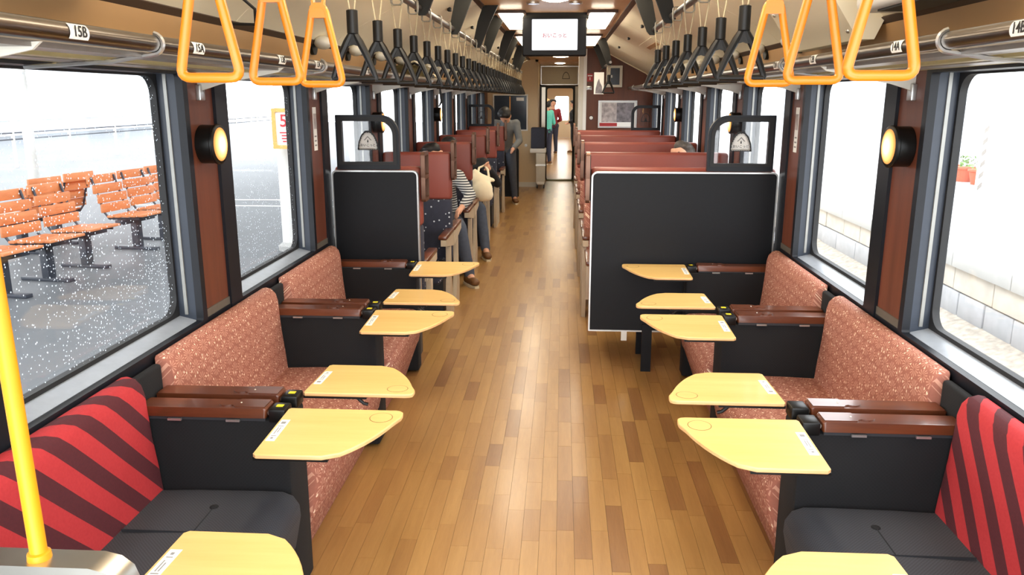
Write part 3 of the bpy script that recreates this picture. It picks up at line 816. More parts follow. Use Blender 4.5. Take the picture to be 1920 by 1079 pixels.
# ------------------------------------------------------------------ sconces and stickers on pillars
def sconce(sx, y, label):
    z = 1.475
    t = thing('wall_lamp', label, 'wall lamp', (sx * W, y, z), 'round amber wall lamps on the pillars')
    MB(sx).lathe((W - 0.075, y, z), [(0.072, 0.0), (0.078, 0.004), (0.078, 0.012), (0.074, 0.016), (0.074, 0.070)], 'X', 32).build('housing', M['strap'], t)
    d = MB().lathe((0, 0, 0), [(0.066, 0.004 * -sx * -1), (0.064, -0.004 * sx * 1), (0.045, -0.009 * sx), (0.02, -0.011 * sx), (0.002, -0.0112 * sx)], 'X', 28).build('glass_face', M['glow'], t, org=Vector((0, 0, 0)))
    d.location = (-sx * 0.072, 0, 0)
    return t
for sx in (-1, 1):
    for y, wh in ((3.08, 'between the two nearest windows'), (5.98, 'just behind the partition window'), (8.88, 'far along the car')):
        sconce(sx, y, 'round amber wall lamp on the %s pillar, %s' % (SIDE[sx], wh))
    t = thing('notice_sticker', 'narrow white picture notice on the %s pillar beside the partition' % SIDE[sx], 'sticker', (sx * W, 4.53, 1.48))
    MB(sx).box(W - 0.0065, W - 0.003, 4.50, 4.56, 1.36, 1.60).build('sheet', M['paper'], t)
    MB(sx).box(W - 0.0075, W - 0.0060, 4.505, 4.555, 1.48, 1.565).build('printed_picture', M['photo'], t)
    for z in (1.385, 1.41, 1.435): MB(sx).box(W - 0.0075, W - 0.0060, 4.51, 4.545, z, z + 0.008).build('printed_line', M['greyink'], t)

# ------------------------------------------------------------------ bench seats
def seat_profile_cushion(front=0.775):
    return [(1.24, 0.20), (1.24, 0.405), (1.10, 0.412), (0.90, 0.418), (0.82, 0.415), (0.785, 0.400), (0.768, 0.372), (0.766, 0.335), (0.776, 0.285), (0.79, 0.22), (0.80, 0.20)]
back_prof = [(1.314, 0.36), (1.314, 0.794), (1.296, 0.797), (1.276, 0.791), (1.258, 0.772), (1.249, 0.74), (1.244, 0.68), (1.238, 0.58), (1.228, 0.46), (1.222, 0.38)]
def soft_prism(mb, pts, ya, yb, r=0.012, mi=0):
    """extrude an XZ profile along Y with softened ends"""
    n = len(pts); cx = sum(p[0] for p in pts) / n; cz = sum(p[1] for p in pts) / n
    rings = []
    for k, (dy, sh) in enumerate(((0.0, r), (r * 0.3, r * 0.4), (r, 0.0))):
        rings.append((ya + dy, sh))
    rings += [(yb - (a - ya), sh) for a, sh in rings[::-1]]
    vs = []
    for y, sh in rings:
        for x, z in pts:
            d = Vector((cx - x, cz - z)); L = max(d.length, 1e-6)
            vs.append((x + d.x / L * sh, y, z + d.y / L * sh))
    fs = [tuple(range(n))[::-1], tuple(range((len(rings) - 1) * n, len(rings) * n))]
    for k in range(len(rings) - 1):
        fs += [(k * n + i, k * n + (i + 1) % n, (k + 1) * n + (i + 1) % n, (k + 1) * n + i) for i in range(n)]
    o = len(mb.v); mb.add(vs, fs[:2], mi, False); mb.add(vs, fs[2:], mi, True)
    return mb
def bench(sx, ya, yb, cm, bm_, skirt, label, tuft=False):
    t = thing('bench_seat', label, 'bench seat', (sx * 1.05, (ya + yb) / 2, 0))
    soft_prism(MB(sx), seat_profile_cushion(), ya + 0.004, yb - 0.004, 0.018).build('seat_cushion', cm, t)
    soft_prism(MB(sx), back_prof, ya + 0.004, yb - 0.004, 0.016).build('backrest', bm_, t)
    MB(sx).prism([(1.30, 0.0), (1.30, 0.205), (0.80, 0.205), (0.875, 0.0)], 'Y', ya + 0.008, yb - 0.008).build('skirt', skirt, t)
    if tuft:
        ym = 2.195
        MB(sx).box(0.999, 1.001, 2.05, ym, 0.412, 0.4178).build('seam', M['seatseam'], t)
        MB(sx).sphere((1.0, ym, 0.416), 0.014, (1, 1, 0.35), 10, 6).build('tuft_button', M['blackfab'], t)
        MB(sx).box(0.84, 1.215, ym - 0.15, ym - 0.148, 0.409, 0.4185).build('seam', M['seatseam'], t)
    return t
CA, CB, CD0 = 2.414, 3.635, 1.215
SEATS = [(CD0 + 0.09, CA - 0.09), (CA + 0.09, CB - 0.09), (CB + 0.09, 4.625)]
for sx in (-1, 1):
    bench(sx, *SEATS[0], M['grey'], M['redL'] if sx < 0 else M['redR'], M['grey'], 'nearest %s bench seat, red striped back with grey cushion' % SIDE[sx], True)
    bench(sx, *SEATS[1], M['pink'], M['pink'], M['pink'], 'terracotta patterned bench seat on the %s, right behind the red one' % SIDE[sx])
    bench(sx, *SEATS[2], M['pink'], M['pink'], M['pink'], 'terracotta patterned bench seat on the %s, against the black partition' % SIDE[sx])

def divider(sx, arms, ya, yb, label, block=True):
    t = thing('seat_divider', label, 'seat divider', (sx * 1.0, (ya + yb) / 2, 0))
    MB(sx).bbox(0.80, 1.27, ya, yb, 0.012, 0.652, 0.012, 2).build('side_panel', M['blackfab'], t)
    if block: MB(sx).bbox(1.284, 1.315, ya - 0.004, yb + 0.004, 0.40, 0.775, 0.012, 3).build('head_block', M['blackfab'], t)
    for y0, d in arms:          # d: +1 table swings away from camera, -1 towards camera
        y1 = y0 + 0.078
        a = soft_prism(MB(sx), [(0.865, 0.661), (0.862, 0.689), (0.866, 0.694), (1.275, 0.694), (1.28, 0.689), (1.28, 0.661)], y0, y1, 0.006).build('armrest', M['armwood'], t)
        # the lid over the hinge end, with a rounded finger cut
        ym = (y0 + y1) / 2
        lid = [(0.868, y0 + 0.006), (0.965, y0 + 0.006), (0.972, y0 + 0.016)] + [(1.0 + 0.026 * math.cos(q), ym + 0.026 * math.sin(q)) for q in [-PI * 0.75 + k * PI * 1.5 / 10 for k in range(11)]] + [(0.972, y1 - 0.016), (0.965, y1 - 0.006), (0.868, y1 - 0.006)]
        MB(sx).prism(lid, 'Z', 0.694, 0.6985).build('armrest_lid', M['armwood'], a)
        MB(sx).sphere((0.955, ym, 0.697), 0.004, nu=8, nv=5).build('rivet', M['steel'], a)
        yf = y0 - 0.002
        for x in (0.97, 1.16): MB(sx).box(x - 0.022, x + 0.022, yf - 0.004, yf + 0.004, 0.650, 0.657).build('clip', M['alu'], t)
        MB(sx).box(0.87, 1.275, y0 + 0.01, y1 - 0.01, 0.648, 0.663).build('armrest_base', M['dark'], t)
        h = MB(sx).bbox(0.802, 0.858, y0 + 0.004, y1 - 0.004, 0.645, 0.690, 0.007, 2).build('hinge', M['strap'], t)
        if sx < 0 or y0 > 3: MB(sx).box(0.818, 0.840, ym - 0.008, ym + 0.010, 0.690, 0.6915).build('warning_label', M['yellowlabel'], h)
        MB(sx).cyl((0.852, y0 + 0.012, 0.676), (0.852, y1 - 0.012, 0.676), 0.010, n=10).build('hinge_pin', M['steel'], h)
    return t
TN = 0
def table(sx, yedge, d, label):
    """sheet hinged at yedge, reaching d*0.33 in Y and sagging a little"""
    L = 0.32; sag = 0.011
    x0, x1 = 0.425, 0.797
    t = thing('tray_table', label, 'folding table', (sx * 0.61, yedge, 0.68), 'folding maple tray tables')
    # outline: (x, s) with s in 0..L from the hinge edge
    out = [(x1 - 0.006, 0.0), (x1, 0.008), (x1, L - 0.010), (x1 - 0.010, L)]
    out += [(0.60, L)]
    for k in range(1, 9):       # the long curve to the tip
        q = k / 9; p0, p1, p2 = (0.575, L), (0.475, L * 0.72), (0.432, L * 0.16)
        out.append(((1 - q) ** 2 * p0[0] + 2 * q * (1 - q) * p1[0] + q * q * p2[0], (1 - q) ** 2 * p0[1] + 2 * q * (1 - q) * p1[1] + q * q * p2[1]))
    out += [(0.426, 0.05), (x1 - 0.372, 0.028), (0.427, 0.012), (0.436, 0.003), (0.450, 0.0)]
    z0 = lambda s: 0.688 - sag * s / L
    def cut(hole, zoff, th):
        vs = [(x, yedge + d * s, z0(s) + zoff) for x, s in out]; return vs
    n = len(out)
    mb = MB(sx)
    ins = []
    cxm = sum(p[0] for p in out) / n; cym = sum(p[1] for p in out) / n
    for x, s in out:
        v = Vector((cxm - x, cym - s)); v = v / max(v.length, 1e-6) * 0.003; ins.append((x + v.x, s + v.y))
    top = [(x, yedge + d * s, z0(s)) for x, s in ins]; e1 = [(x, yedge + d * s, z0(s) - 0.003) for x, s in out]
    e2 = [(x, yedge + d * s, z0(s) - 0.012) for x, s in out]; bot = [(x, yedge + d * s, z0(s) - 0.014) for x, s in ins]
    mb.add(top + e1 + e2 + bot, [tuple(range(n))], 0)
    mb.add(top + e1 + e2 + bot, [(k * n + i, k * n + (i + 1) % n, (k + 1) * n + (i + 1) % n, (k + 1) * n + i) for k in range(1) for i in range(n)], 0)
    mb.add(top + e1 + e2 + bot, [(k * n + i, k * n + (i + 1) % n, (k + 1) * n + (i + 1) % n, (k + 1) * n + i) for k in (1, 2) for i in range(n)] + [tuple(range(3 * n, 4 * n))[::-1]], 1)
    top_o = mb.build('table_top', [M['table'], M['tabledge']], t)
    # cup recess near the tip: flat dark ring painted as its edge shade
    cx, cs, r = 0.487, 0.058, 0.036
    ang = [2 * PI * k / 28 for k in range(28)]
    po = [(cx + r * math.cos(a), cs + r * math.sin(a)) for a in ang]; pi = [(cx + (r - 0.0022) * math.cos(a), cs + (r - 0.0022) * math.sin(a)) for a in ang]
    g = MB(sx)
    m = 28
    g.add([(x, yedge + d * s, z0(s) + 0.0003) for x, s in po] + [(x, yedge + d * s, z0(s) + 0.0005) for x, s in pi], [(i, (i + 1) % m, m + (i + 1) % m, m + i) for i in range(m)], 0)
    g.add([(x, yedge + d * s, z0(s) + 0.0005) for x, s in pi], [tuple(range(m))], 1)
    g.build('cup_recess', [M['recess_shade'], M['table']], top_o)
    lb = MB(sx); a0, a1 = (0.09, 0.235)
    lb.add([(x, yedge + d * s, z0(s) + 0.0008) for x, s in ((0.762, a0), (0.789, a0), (0.789, a1), (0.762, a1))] + [(x, yedge + d * s, z0(s) - 0.0005) for x, s in ((0.762, a0), (0.789, a0), (0.789, a1), (0.762, a1))],
           [(0, 1, 2, 3), (7, 6, 5, 4), (0, 4, 5, 1), (1, 5, 6, 2), (2, 6, 7, 3), (3, 7, 4, 0)])
    lo = lb.build('instruction_label', M['paper'], top_o)
    pr = MB(sx)
    for (s0, s1, xa, xb) in ((0.105, 0.120, 0.769, 0.783), (0.135, 0.139, 0.767, 0.785), (0.145, 0.18, 0.771, 0.774), (0.145, 0.19, 0.778, 0.781), (0.2, 0.204, 0.768, 0.783), (0.212, 0.222, 0.772, 0.780)):
        pr.add([(x, yedge + d * s, z0(s) + 0.0011) for x, s in ((xa, s0), (xb, s0), (xb, s1), (xa, s1))], [(0, 1, 2, 3)])
    pr.build('label_print', M['greyink'], top_o)
    # metal carrier under the sheet
    for sa, sb in ((0.012, 0.045), (L - 0.055, L - 0.012)):
        sp = MB(sx)
        sp.add([(x, yedge + d * s, z0(s) - 0.0145 - dz) for dz in (0, 0.010) for x, s in ((0.585, sa), (0.80, sa), (0.80, sb), (0.585, sb))],
               [(0, 1, 2, 3), (7, 6, 5, 4), (0, 4, 5, 1), (1, 5, 6, 2), (2, 6, 7, 3), (3, 7, 4, 0)])
        sp.build('support_plate', M['strap'], t)
    MB(sx).tube([(0.62, yedge + d * 0.03, 0.662), (0.61, yedge + d * 0.03, 0.652), (0.60, yedge + d * 0.035, 0.640), (0.585, yedge + d * 0.035, 0.636)], 0.006, 6).build('release_lever', M['strap'], t)
    return t
for sx in (-1, 1):
    s_ = SIDE[sx]
    divider(sx, [(CD0 + 0.02, 1)], CD0 - 0.02, CD0 + 0.085, 'black fabric seat divider at the near end of the %s red seat' % s_, False)
    divider(sx, [(CA - 0.098, -1), (CA + 0.020, 1)], CA - 0.085, CA + 0.085, 'black seat divider with two wooden armrests between %s red and terracotta seats' % s_)
    divider(sx, [(CB - 0.098, -1), (CB + 0.020, 1)], CB - 0.085, CB + 0.085, 'black seat divider with two wooden armrests between the two %s terracotta seats' % s_)
    divider(sx, [(4.640, -1)], 4.632, 4.735, 'black seat divider with one wooden armrest against the %s partition' % s_, False)
    table(sx, CD0 + 0.085, 1, 'maple folding table over the %s grey cushion, cut by bottom frame edge' % s_)
    table(sx, CA - 0.068, -1, 'large maple folding table on the %s beside the grey cushion, nearest whole one' % s_)
    table(sx, CA + 0.070, 1, 'maple folding table on the %s reaching away over first terracotta seat' % s_)
    table(sx, CB - 0.072, -1, 'maple folding table on the %s at the far end of first terracotta seat' % s_)
    table(sx, CB + 0.072, 1, 'maple folding table on the %s reaching away over last terracotta seat' % s_)
    table(sx, 4.705, -1, 'maple folding table on the %s in front of the black partition' % s_)

# ------------------------------------------------------------------ partitions
def badge(parent, cx, y, cz, r, sx, txt=True):
    """scalloped hut-shaped plaque with a black surround"""
    MB().ring(hut(cx, cz, r * 1.12), hut(cx, cz, r * 0.86), 'Y', y - 0.004, y).build('badge_surround', M['ink'], parent)
    sc = []
    P = hut(cx, cz - r * 0.04, r * 0.93)
    for i in range(len(P)):
        a = Vector(P[i]); b = Vector(P[(i + 1) % len(P)]); k = max(2, int((b - a).length / (r * 0.22)))
        nrm = Vector(((b - a).y, -(b - a).x)).normalized()
        for j in range(k):
            q = a + (b - a) * (j / k); sc.append(tuple(q))
            q2 = a + (b - a) * ((j + 0.5) / k) + nrm * r * 0.06; sc.append(tuple(q2))
    bo = MB().prism(sc, 'Y', y - 0.006, y - 0.0035).build('badge', M['vinyl'], parent)
    if txt:
        text('おいこっと', r * 0.33, M['ink'], bo, facing((cx, y - 0.0068, cz - r * 0.40), (1, 0, 0), (0, 0, 1)))
    rf = [(cx - r * 0.42, cz + r * 0.12), (cx, cz + r * 0.56), (cx + r * 0.42, cz + r * 0.12)]
    ri = [(cx - r * 0.30, cz + r * 0.12), (cx, cz + r * 0.44), (cx + r * 0.30, cz + r * 0.12)]
    MB().ring(rf, ri, 'Y', y - 0.0075, y - 0.006).build('roof_mark', M['greyink'], bo)
    MB().prism([(cx - r * 0.07, cz - r * 0.10), (cx + r * 0.07, cz - r * 0.10), (cx + r * 0.045, cz + r * 0.12), (cx, cz + r * 0.22), (cx - r * 0.045, cz + r * 0.12)], 'Y', y - 0.0075, y - 0.006).build('figure_mark', M['ink'], bo)
def partition(sx, xa, zb, y, label, feet=True, has_badge=True, xb=1.321):
    t = thing('partition', label, 'partition', (sx * (xa + xb) / 2, y, 0))
    zt = 1.228; r = 0.035
    rs = (0.004, 0.004, 0.03, r)
    o1 = rrect(xa, xb, zb, zt, r, 5, rs); i1 = rrect(xa + 0.009, xb - 0.009, zb + 0.009, zt - 0.009, r, 5, (0.004, 0.004, 0.022, r - 0.009))
    MB(sx).prism(i1, 'Y', y, y + 0.03).build('board', M['black'], t)
    MB(sx).ring(o1, i1, 'Y', y - 0.003, y + 0.033).build('edge_trim', M['alu'], t)
    if feet:
        MB(sx).box(0.565, 0.625, y - 0.022, y - 0.002, 0.0, 0.30).build('leg', M['black'], t)
        MB(sx).box(0.44, 0.475, y + 0.005, y + 0.02, 0.19, 0.255).build('hanging_bracket', M['steel'], t)
    # window frame on top at the window side
    fx0, fx1, fz0, fz1 = 0.908, 1.288, 1.232, 1.553
    fo = rrect(fx0, fx1, fz0, fz1, 0.1, 8, (0.004, 0.004, 0.004, 0.115)); fi = rrect(fx0 + 0.037, fx1 - 0.037, fz0 + 0.045, fz1 - 0.037, 0.1, 8, (0.004, 0.004, 0.004, 0.082))
    fr = MB(sx).ring(fo, fi, 'Y', y + 0.012, y + 0.045).build('window_frame', M['frame'], t)
    MB(sx).ring(rrect(fx0 + 0.015, fx1 - 0.012, fz0 + 0.028, fz1 - 0.012, 0.1, 8, (0.004, 0.004, 0.004, 0.104)), fi, 'Y', y + 0.008, y + 0.014).build('inner_lip', M['rubber'], fr)
    fi2 = rrect(fx0 + 0.03, fx1 - 0.03, fz0 + 0.038, fz1 - 0.03, 0.1, 8, (0.004, 0.004, 0.004, 0.09))
    MB(sx).prism(fi2, 'Y', y + 0.027, y + 0.031).build('pane', M['glass'], fr)
    if has_badge: badge(t, sx * 1.097, y + 0.026, 1.398, 0.057, sx)
    return t
partition(1, 0.237, 0.25, 4.765, 'wide black partition board on the right with small glazed frame and badge')
partition(-1, 0.797, 0.25, 4.765, 'narrow black partition board on the left with small glazed frame and badge', feet=False)

# ------------------------------------------------------------------ cross seats
def cross_seat(sx, y, near, far, fabric, label, xa=None):
    xa = xa or (0.79 if sx < 0 else 0.235); xb = 1.325
    t = thing('cross_seat', label, 'cross seat', (sx * (xa + xb) / 2, y, 0))
    MB(sx).bbox(xa, xb, y - 0.045, y + 0.045, 0.88, 1.245, 0.025, 3).build('headrest_cover', M['leather'], t)
    MB(sx).bbox(xa + 0.004, xb, y - 0.055, y + 0.055, 0.40, 0.885, 0.02, 3).build('backrest', fabric, t)
    if near: MB(sx).box(xa + 0.06, xb, y - 0.16, y + 0.16, 0.0, 0.36).build('base', M['dark'], t)
    elif sx > 0:
        MB(sx).box(0.9, xb, y + 0.02, y + 0.3, 0.0, 0.36).build('base', M['dark'], t)
        MB(sx).box(0.565, 0.615, y + 0.22, y + 0.25, 0.0, 0.32).build('leg', M['black'], t)
    else: MB(sx).box(xa + 0.06, xb, y + 0.02, y + 0.2, 0.0, 0.36).build('base', M['dark'], t)
    for on, d in ((near, -1), (far, 1)):
        if not on: continue
        ya, yb = sorted((y + d * 0.05, y + d * 0.50))
        MB(sx).bbox(xa + 0.03, xb, ya, yb, 0.30, 0.43, 0.03, 3).build('seat_cushion', fabric, t)
        y0, y1 = y + d * 0.02, y + d * 0.44
        # beige side: armrest beam, sloping gusset and curved foot
        MB(sx).prism([(y0, 0.52), (y1, 0.585), (y1, 0.63), (y0, 0.63)], 'X', xa - 0.012, xa + 0.030).build('armrest_side', M['beige'], t)
        MB(sx).prism([(y + d * 0.17, 0.55), (y + d * 0.25, 0.55), (y + d * 0.25, 0.36), (y + d * 0.30, 0.16), (y + d * 0.27, 0.0), (y + d * 0.05, 0.0), (y + d * 0.10, 0.12), (y + d * 0.17, 0.30)] if near else [(y + d * 0.17, 0.55), (y + d * 0.25, 0.55), (y + d * 0.25, 0.42), (y + d * 0.17, 0.38)], 'X', xa - 0.010, xa + 0.022).build('side_panel', M['beige'], t)
        MB(sx).bbox(xa - 0.016, xa + 0.05, min(y0, y1), max(y0, y1), 0.63, 0.662, 0.010, 2).build('armrest', M['armwood'], t)
    yo = y + 0.0
    h0, h1 = yo - 0.075, yo + 0.075
    pi1 = rrect(h0 + 0.016, h1 - 0.016, 1.058, 1.172, 0.008, 4); pi2 = rrect(h0 + 0.016, h1 - 0.016, 1.196, 1.312, 0.008, 4)
    ho = MB(sx)
    lo = rrect(h0, h1, 1.035, 1.184, 0.01, 4, (0.022, 0.022, 0.001, 0.001)); hi = rrect(h0, h1, 1.184, 1.335, 0.01, 4, (0.001, 0.001, 0.022, 0.022))
    ho.ring(lo, pi1, 'X', xa - 0.030, xa - 0.006); ho.ring(hi, pi2, 'X', xa - 0.030, xa - 0.006)
    ho.box(xa - 0.010, xa + 0.03, yo - 0.012, yo + 0.012, 1.09, 1.14)
    hb = ho.build('grab_handle', M['bronze'], t)
    MB(sx).box(xa - 0.009, xa - 0.002, h0 + 0.012, h1 - 0.012, 1.05, 1.32).build('opening_shade_plate', M['black'], hb)  # dark sheet added so the handle openings look shaded
    return t
LY = [4.87, 6.20, 7.66, 9.12, 10.58, 12.02]
RY = [4.87, 6.26, 7.70, 9.14, 10.60]
rank = ['backing onto the partition', 'first beyond the partition', 'second beyond the partition', 'third beyond the partition', 'fourth beyond the partition', 'last at the far end']
for k, y in enumerate(LY):
    cross_seat(-1, y, k > 0, k < 5, M['navydot'], 'red leather topped single cross seat on the left, %s' % rank[k])
for k, y in enumerate(RY):
    cross_seat(1, y, k > 0, k < 4, M['pink'], 'red leather topped wide cross seat on the right, %s' % (rank[k] if k < 4 else rank[5]))
# small screens on the last seats
def screen_top(sx, y, label):
    t = thing('glazed_screen', label, 'screen frame', (sx * 1.13, y, 1.22))
    fx0, fx1, fz0, fz1 = 0.945, 1.318, 1.232, 1.56
    fo = rrect(fx0, fx1, fz0, fz1, 0.1, 8, (0.004, 0.004, 0.004, 0.10)); fi = rrect(fx0 + 0.037, fx1 - 0.037, fz0 + 0.045, fz1 - 0.037, 0.1, 8, (0.004, 0.004, 0.004, 0.07))
    MB(sx).ring(fo, fi, 'Y', y - 0.015, y + 0.02).build('frame', M['frame'], t)
    MB(sx).prism(fi, 'Y', y, y + 0.004).build('pane', M['glass'], t)
    cx = sx * 1.13
    MB().ring(hut(cx, 1.40, 0.06), hut(cx, 1.40, 0.052), 'Y', y - 0.002, y).build('outline_badge', M['ink'], t)
    MB().prism([(cx - 0.02, 1.355), (cx + 0.02, 1.355), (cx, 1.41)], 'Y', y - 0.002, y).build('figure_mark', M['ink'], t)
screen_top(-1, 12.02, 'small black framed glass screen on the last left seat')
screen_top(1, 10.60, 'small black framed glass screen on the last right seat')
# black panel behind the last left seat
t = thing('partition', 'tall plain black partition panel behind the last left seat', 'partition', (-0.93, 13.55, 0))
MB(-1).prism(rrect(0.66, 1.2, 0.02, 0.84, 0.05, 5, (0.004, 0.004, 0.004, 0.05)), 'Y', 13.53, 13.57).build('board', M['black'], t)
MB(-1).box(0.66, 1.2, 13.52, 13.58, 0.0, 0.022).build('base_trim', M['tan'], t)

# ------------------------------------------------------------------ far-end fittings
t = thing('framed_picture', 'framed black and white train photographs on the right end wall', 'picture', (0.86, YRE, 1.23))
MB().ring(rrect(0.575, 1.13, 1.23, 1.615, 0.004, 3), rrect(0.592, 1.113, 1.247, 1.598, 0.003, 3), 'Y', YRE - 0.022, YRE).build('frame', M['alu'], t)
MB().box(0.592, 1.113, YRE - 0.012, YRE - 0.001, 1.247, 1.598).build('mount', M['paper'], t)
MB().box(0.625, 0.84, YRE - 0.015, YRE - 0.012, 1.31, 1.585).build('photograph', M['photo'], t)
MB().box(0.84, 1.09, YRE - 0.015, YRE - 0.012, 1.31, 1.585).build('photograph', M['photo2'], t)
MB().box(0.60, 0.85, YRE - 0.015, YRE - 0.012, 1.252, 1.30).build('red_strip', M['redsign'], t)
t = thing('glazed_cabinet', 'small white cabinet with a grey glass door on the end wall', 'cabinet', (0.79, YRE, 1.8))
MB().bbox(0.675, 0.905, YRE - 0.05, YRE - 0.001, 1.80, 2.10, 0.006, 2).build('casing', M['offwhite'], t)
MB().box(0.735, 0.865, YRE - 0.054, YRE - 0.049, 1.835, 2.065).build('door_glass', M['greyglass'], t)
MB().bbox(0.745, 0.765, YRE - 0.064, YRE - 0.052, 1.93, 1.97, 0.004, 2).build('latch', M['steel'], t)
t = thing('emergency_sign', 'small red and white emergency call sign by the end post', 'sign', (0.44, YRE, 1.93))
MB().box(0.405, 0.49, YRE - 0.012, YRE - 0.001, 1.88, 1.99).build('plate', M['redsign'], t)
MB().box(0.415, 0.48, YRE - 0.0135, YRE - 0.0115, 1.955, 1.968).build('white_lettering', M['paper'], t)
MB().prism([(0.435, 1.91), (0.447, 1.90), (0.459, 1.91), (0.452, 1.91), (0.452, 1.94), (0.442, 1.94), (0.442, 1.91)], 'Y', YRE - 0.0135, YRE - 0.0115).build('white_arrow', M['paper'], t)
t = thing('wall_plate', 'small grey metal plate below the red emergency sign', 'plate', (0.43, YRE, 1.78))
MB().bbox(0.40, 0.475, YRE - 0.012, YRE - 0.001, 1.76, 1.82, 0.004, 2).build('plate', M['alu'], t)
MB().box(0.41, 0.465, YRE - 0.0135, YRE - 0.0115, 1.79, 1.80).build('slot', M['dark'], t)
t = thing('door_button', 'round white button on the brown end wall', 'button', (0.47, YRE, 1.37))
MB().lathe((0.475, YRE - 0.018, 1.37), [(0.018, 0), (0.024, 0.004), (0.026, 0.017)], 'Y', 14).build('button', M['white'], t)
MB().lathe((0.475, YRE - 0.004, 1.37), [(0.034, 0), (0.034, 0.003)], 'Y', 14).build('ring', M['dark'], t)
t = thing('hanging_poster', 'white hanging poster below the short right rail by end wall', 'poster', (0.54, 10.95, 1.75))
MB().box(0.47, 0.60, 10.945, 10.95, 1.70, 1.98).build('sheet', M['paper'], t)
MB().prism([(0.49, 1.71), (0.58, 1.71), (0.575, 1.80), (0.545, 1.86), (0.535, 1.90), (0.515, 1.86), (0.495, 1.78)], 'Y', 10.942, 10.9455).build('dark_figure', M['photo2'], t)
MB().tube([(0.535, 10.948, 1.98), (0.575, 10.948, 2.03), (0.607, 10.948, 2.052)], 0.005, 6).build('hanging_cord', M['ink'], bpy.data.objects['hanging_poster'])
t = thing('notice_board', 'dark glazed notice board in white frame on the far beige wall', 'notice board', (-0.89, YLE, 1.06))
MB().ring(rrect(-1.24, -0.585, 1.05, 1.72, 0.004, 3), rrect(-1.215, -0.61, 1.075, 1.695, 0.003, 3), 'Y', YLE - 0.025, YLE).build('frame', M['white'], t)
MB().box(-1.215, -0.61, YLE - 0.014, YLE - 0.001, 1.075, 1.695).build('glass', M['greyglass'], t)
MB().box(-0.80, -0.66, YLE - 0.017, YLE - 0.0135, 1.60, 1.66).build('white_label', M['paper'], t)
MB().box(-0.93, -0.91, YLE - 0.017, YLE - 0.0135, 1.10, 1.68).build('yellow_strip', M['signorange'], t)
t = thing('wall_button', 'small white button on the beige far wall below notice board', 'button', (-0.62, YLE, 0.78))
MB().lathe((-0.62, YLE - 0.02, 0.78), [(0.015, 0), (0.022, 0.006), (0.024, 0.019)], 'Y', 12).build('button', M['white'], t)
MB().lathe((-0.62, YLE - 0.005, 0.78), [(0.03, 0), (0.03, 0.004)], 'Y', 12).build('ring', M['steel'], t)
# trolley
t = thing('service_trolley', 'grey service trolley with dark cover beside the far doorway', 'trolley', (-0.36, 15.2, 0))
MB().bbox(-0.42, -0.245, 15.0, 15.28, 0.10, 0.66, 0.012, 2).build('body', M['offwhite'], t)
MB().bbox(-0.53, -0.235, 14.98, 15.29, 0.66, 0.74, 0.01, 2).build('tray', M['white'], t)
MB().bbox(-0.515, -0.255, 15.0, 15.27, 0.74, 1.12, 0.02, 3).build('cover', mat('dark_blue_cover', (54, 58, 74), 0.8), t)
MB().box(-0.425, -0.24, 14.985, 15.0, 0.42, 0.455).build('handle_rail', M['steel'], t)
for x in (-0.395, -0.27):
    for y in (15.03, 15.24): MB().cyl((x - 0.012, y, 0.045), (x + 0.012, y, 0.045), 0.045, n=14).build('castor', M['dark'], t)
MB().bbox(-0.40, -0.26, 14.985, 15.02, 0.075, 0.125, 0.008, 2).build('bumper', M['white'], t)

# things on the racks
t = thing('backpack', 'dark backpack with yellow pattern on the left luggage rack', 'bag', (-1.15, 6.6, 1.77))
MB().bbox(-1.29, -1.02, 6.45, 6.85, 1.766, 1.905, 0.05, 4).build('bag_body', M['patch'], t)
MB().bbox(-1.03, -0.995, 6.53, 6.77, 1.775, 1.84, 0.015, 3).build('front_pocket', M['blackcloth'], t)
MB().tube([(-1.15, 6.46, 1.90), (-1.10, 6.43, 1.915), (-1.03, 6.44, 1.88), (-1.01, 6.46, 1.82)], 0.010, 6).build('shoulder_strap', M['blackcloth'], t)
t = thing('cloth_bundle', 'pale folded cloth bundle beside backpack on the left rack', 'bundle', (-1.13, 7.3, 1.77))
MB().sphere((-1.14, 7.3, 1.815), 0.10, (1.2, 2.2, 0.5), 16, 10).build('bundle', M['canvas'], t)
MB().tube([(-1.24, 7.12, 1.83), (-1.14, 7.10, 1.862), (-1.03, 7.12, 1.82)], 0.008, 6).build('tie', M['cord'], t)
o = MB().tube([(-1.02, 6.92, 1.775), (-0.975, 6.9, 1.74), (-0.97, 6.9, 1.69), (-0.965, 6.91, 1.62), (-0.985, 6.9, 1.58)], 0.010, 6, rads=[0.006, 0.007, 0.011, 0.011, 0.006]).build('hanging_strap', M['blackcloth'])
tag(o, 'black webbing strap dangling from the left luggage rack', 'strap')

# near-left partition cap and pole
t = thing('grab_pole', 'yellow vertical grab pole at the near left edge', 'pole', (-0.80, 1.14, 0.9))
MB().cyl((-0.797, 1.14, 0.906), (-0.812, 1.14, 2.2), 0.0135, n=18).build('pole', M['polyellow'], t)
MB().lathe((-0.797, 1.14, 0.904), [(0.019, 0), (0.018, 0.012), (0.014, 0.014)], n=18).build('collar', M['polyellow'], t)
t = thing('end_screen', 'dark end screen with rounded stainless steel cap at near left corner', 'partition', (-0.95, 1.14, 0))
pts = [(-1.335, 0.905), (-0.70, 0.905), (-0.672, 0.898), (-0.652, 0.882), (-0.642, 0.852), (-0.640, 0.80)]
th = [(x * 1.0, z - 0.035 if i < 2 else z) for i, (x, z) in enumerate(pts)]
inner = [(-1.335, 0.868), (-0.705, 0.868), (-0.688, 0.864), (-0.675, 0.853), (-0.669, 0.838), (-0.668, 0.80)]
mb = MB(); mb.prism(pts + inner[::-1], 'Y', 1.115, 1.168, smooth=False); mb.build('steel_cap', M['steel'], t)
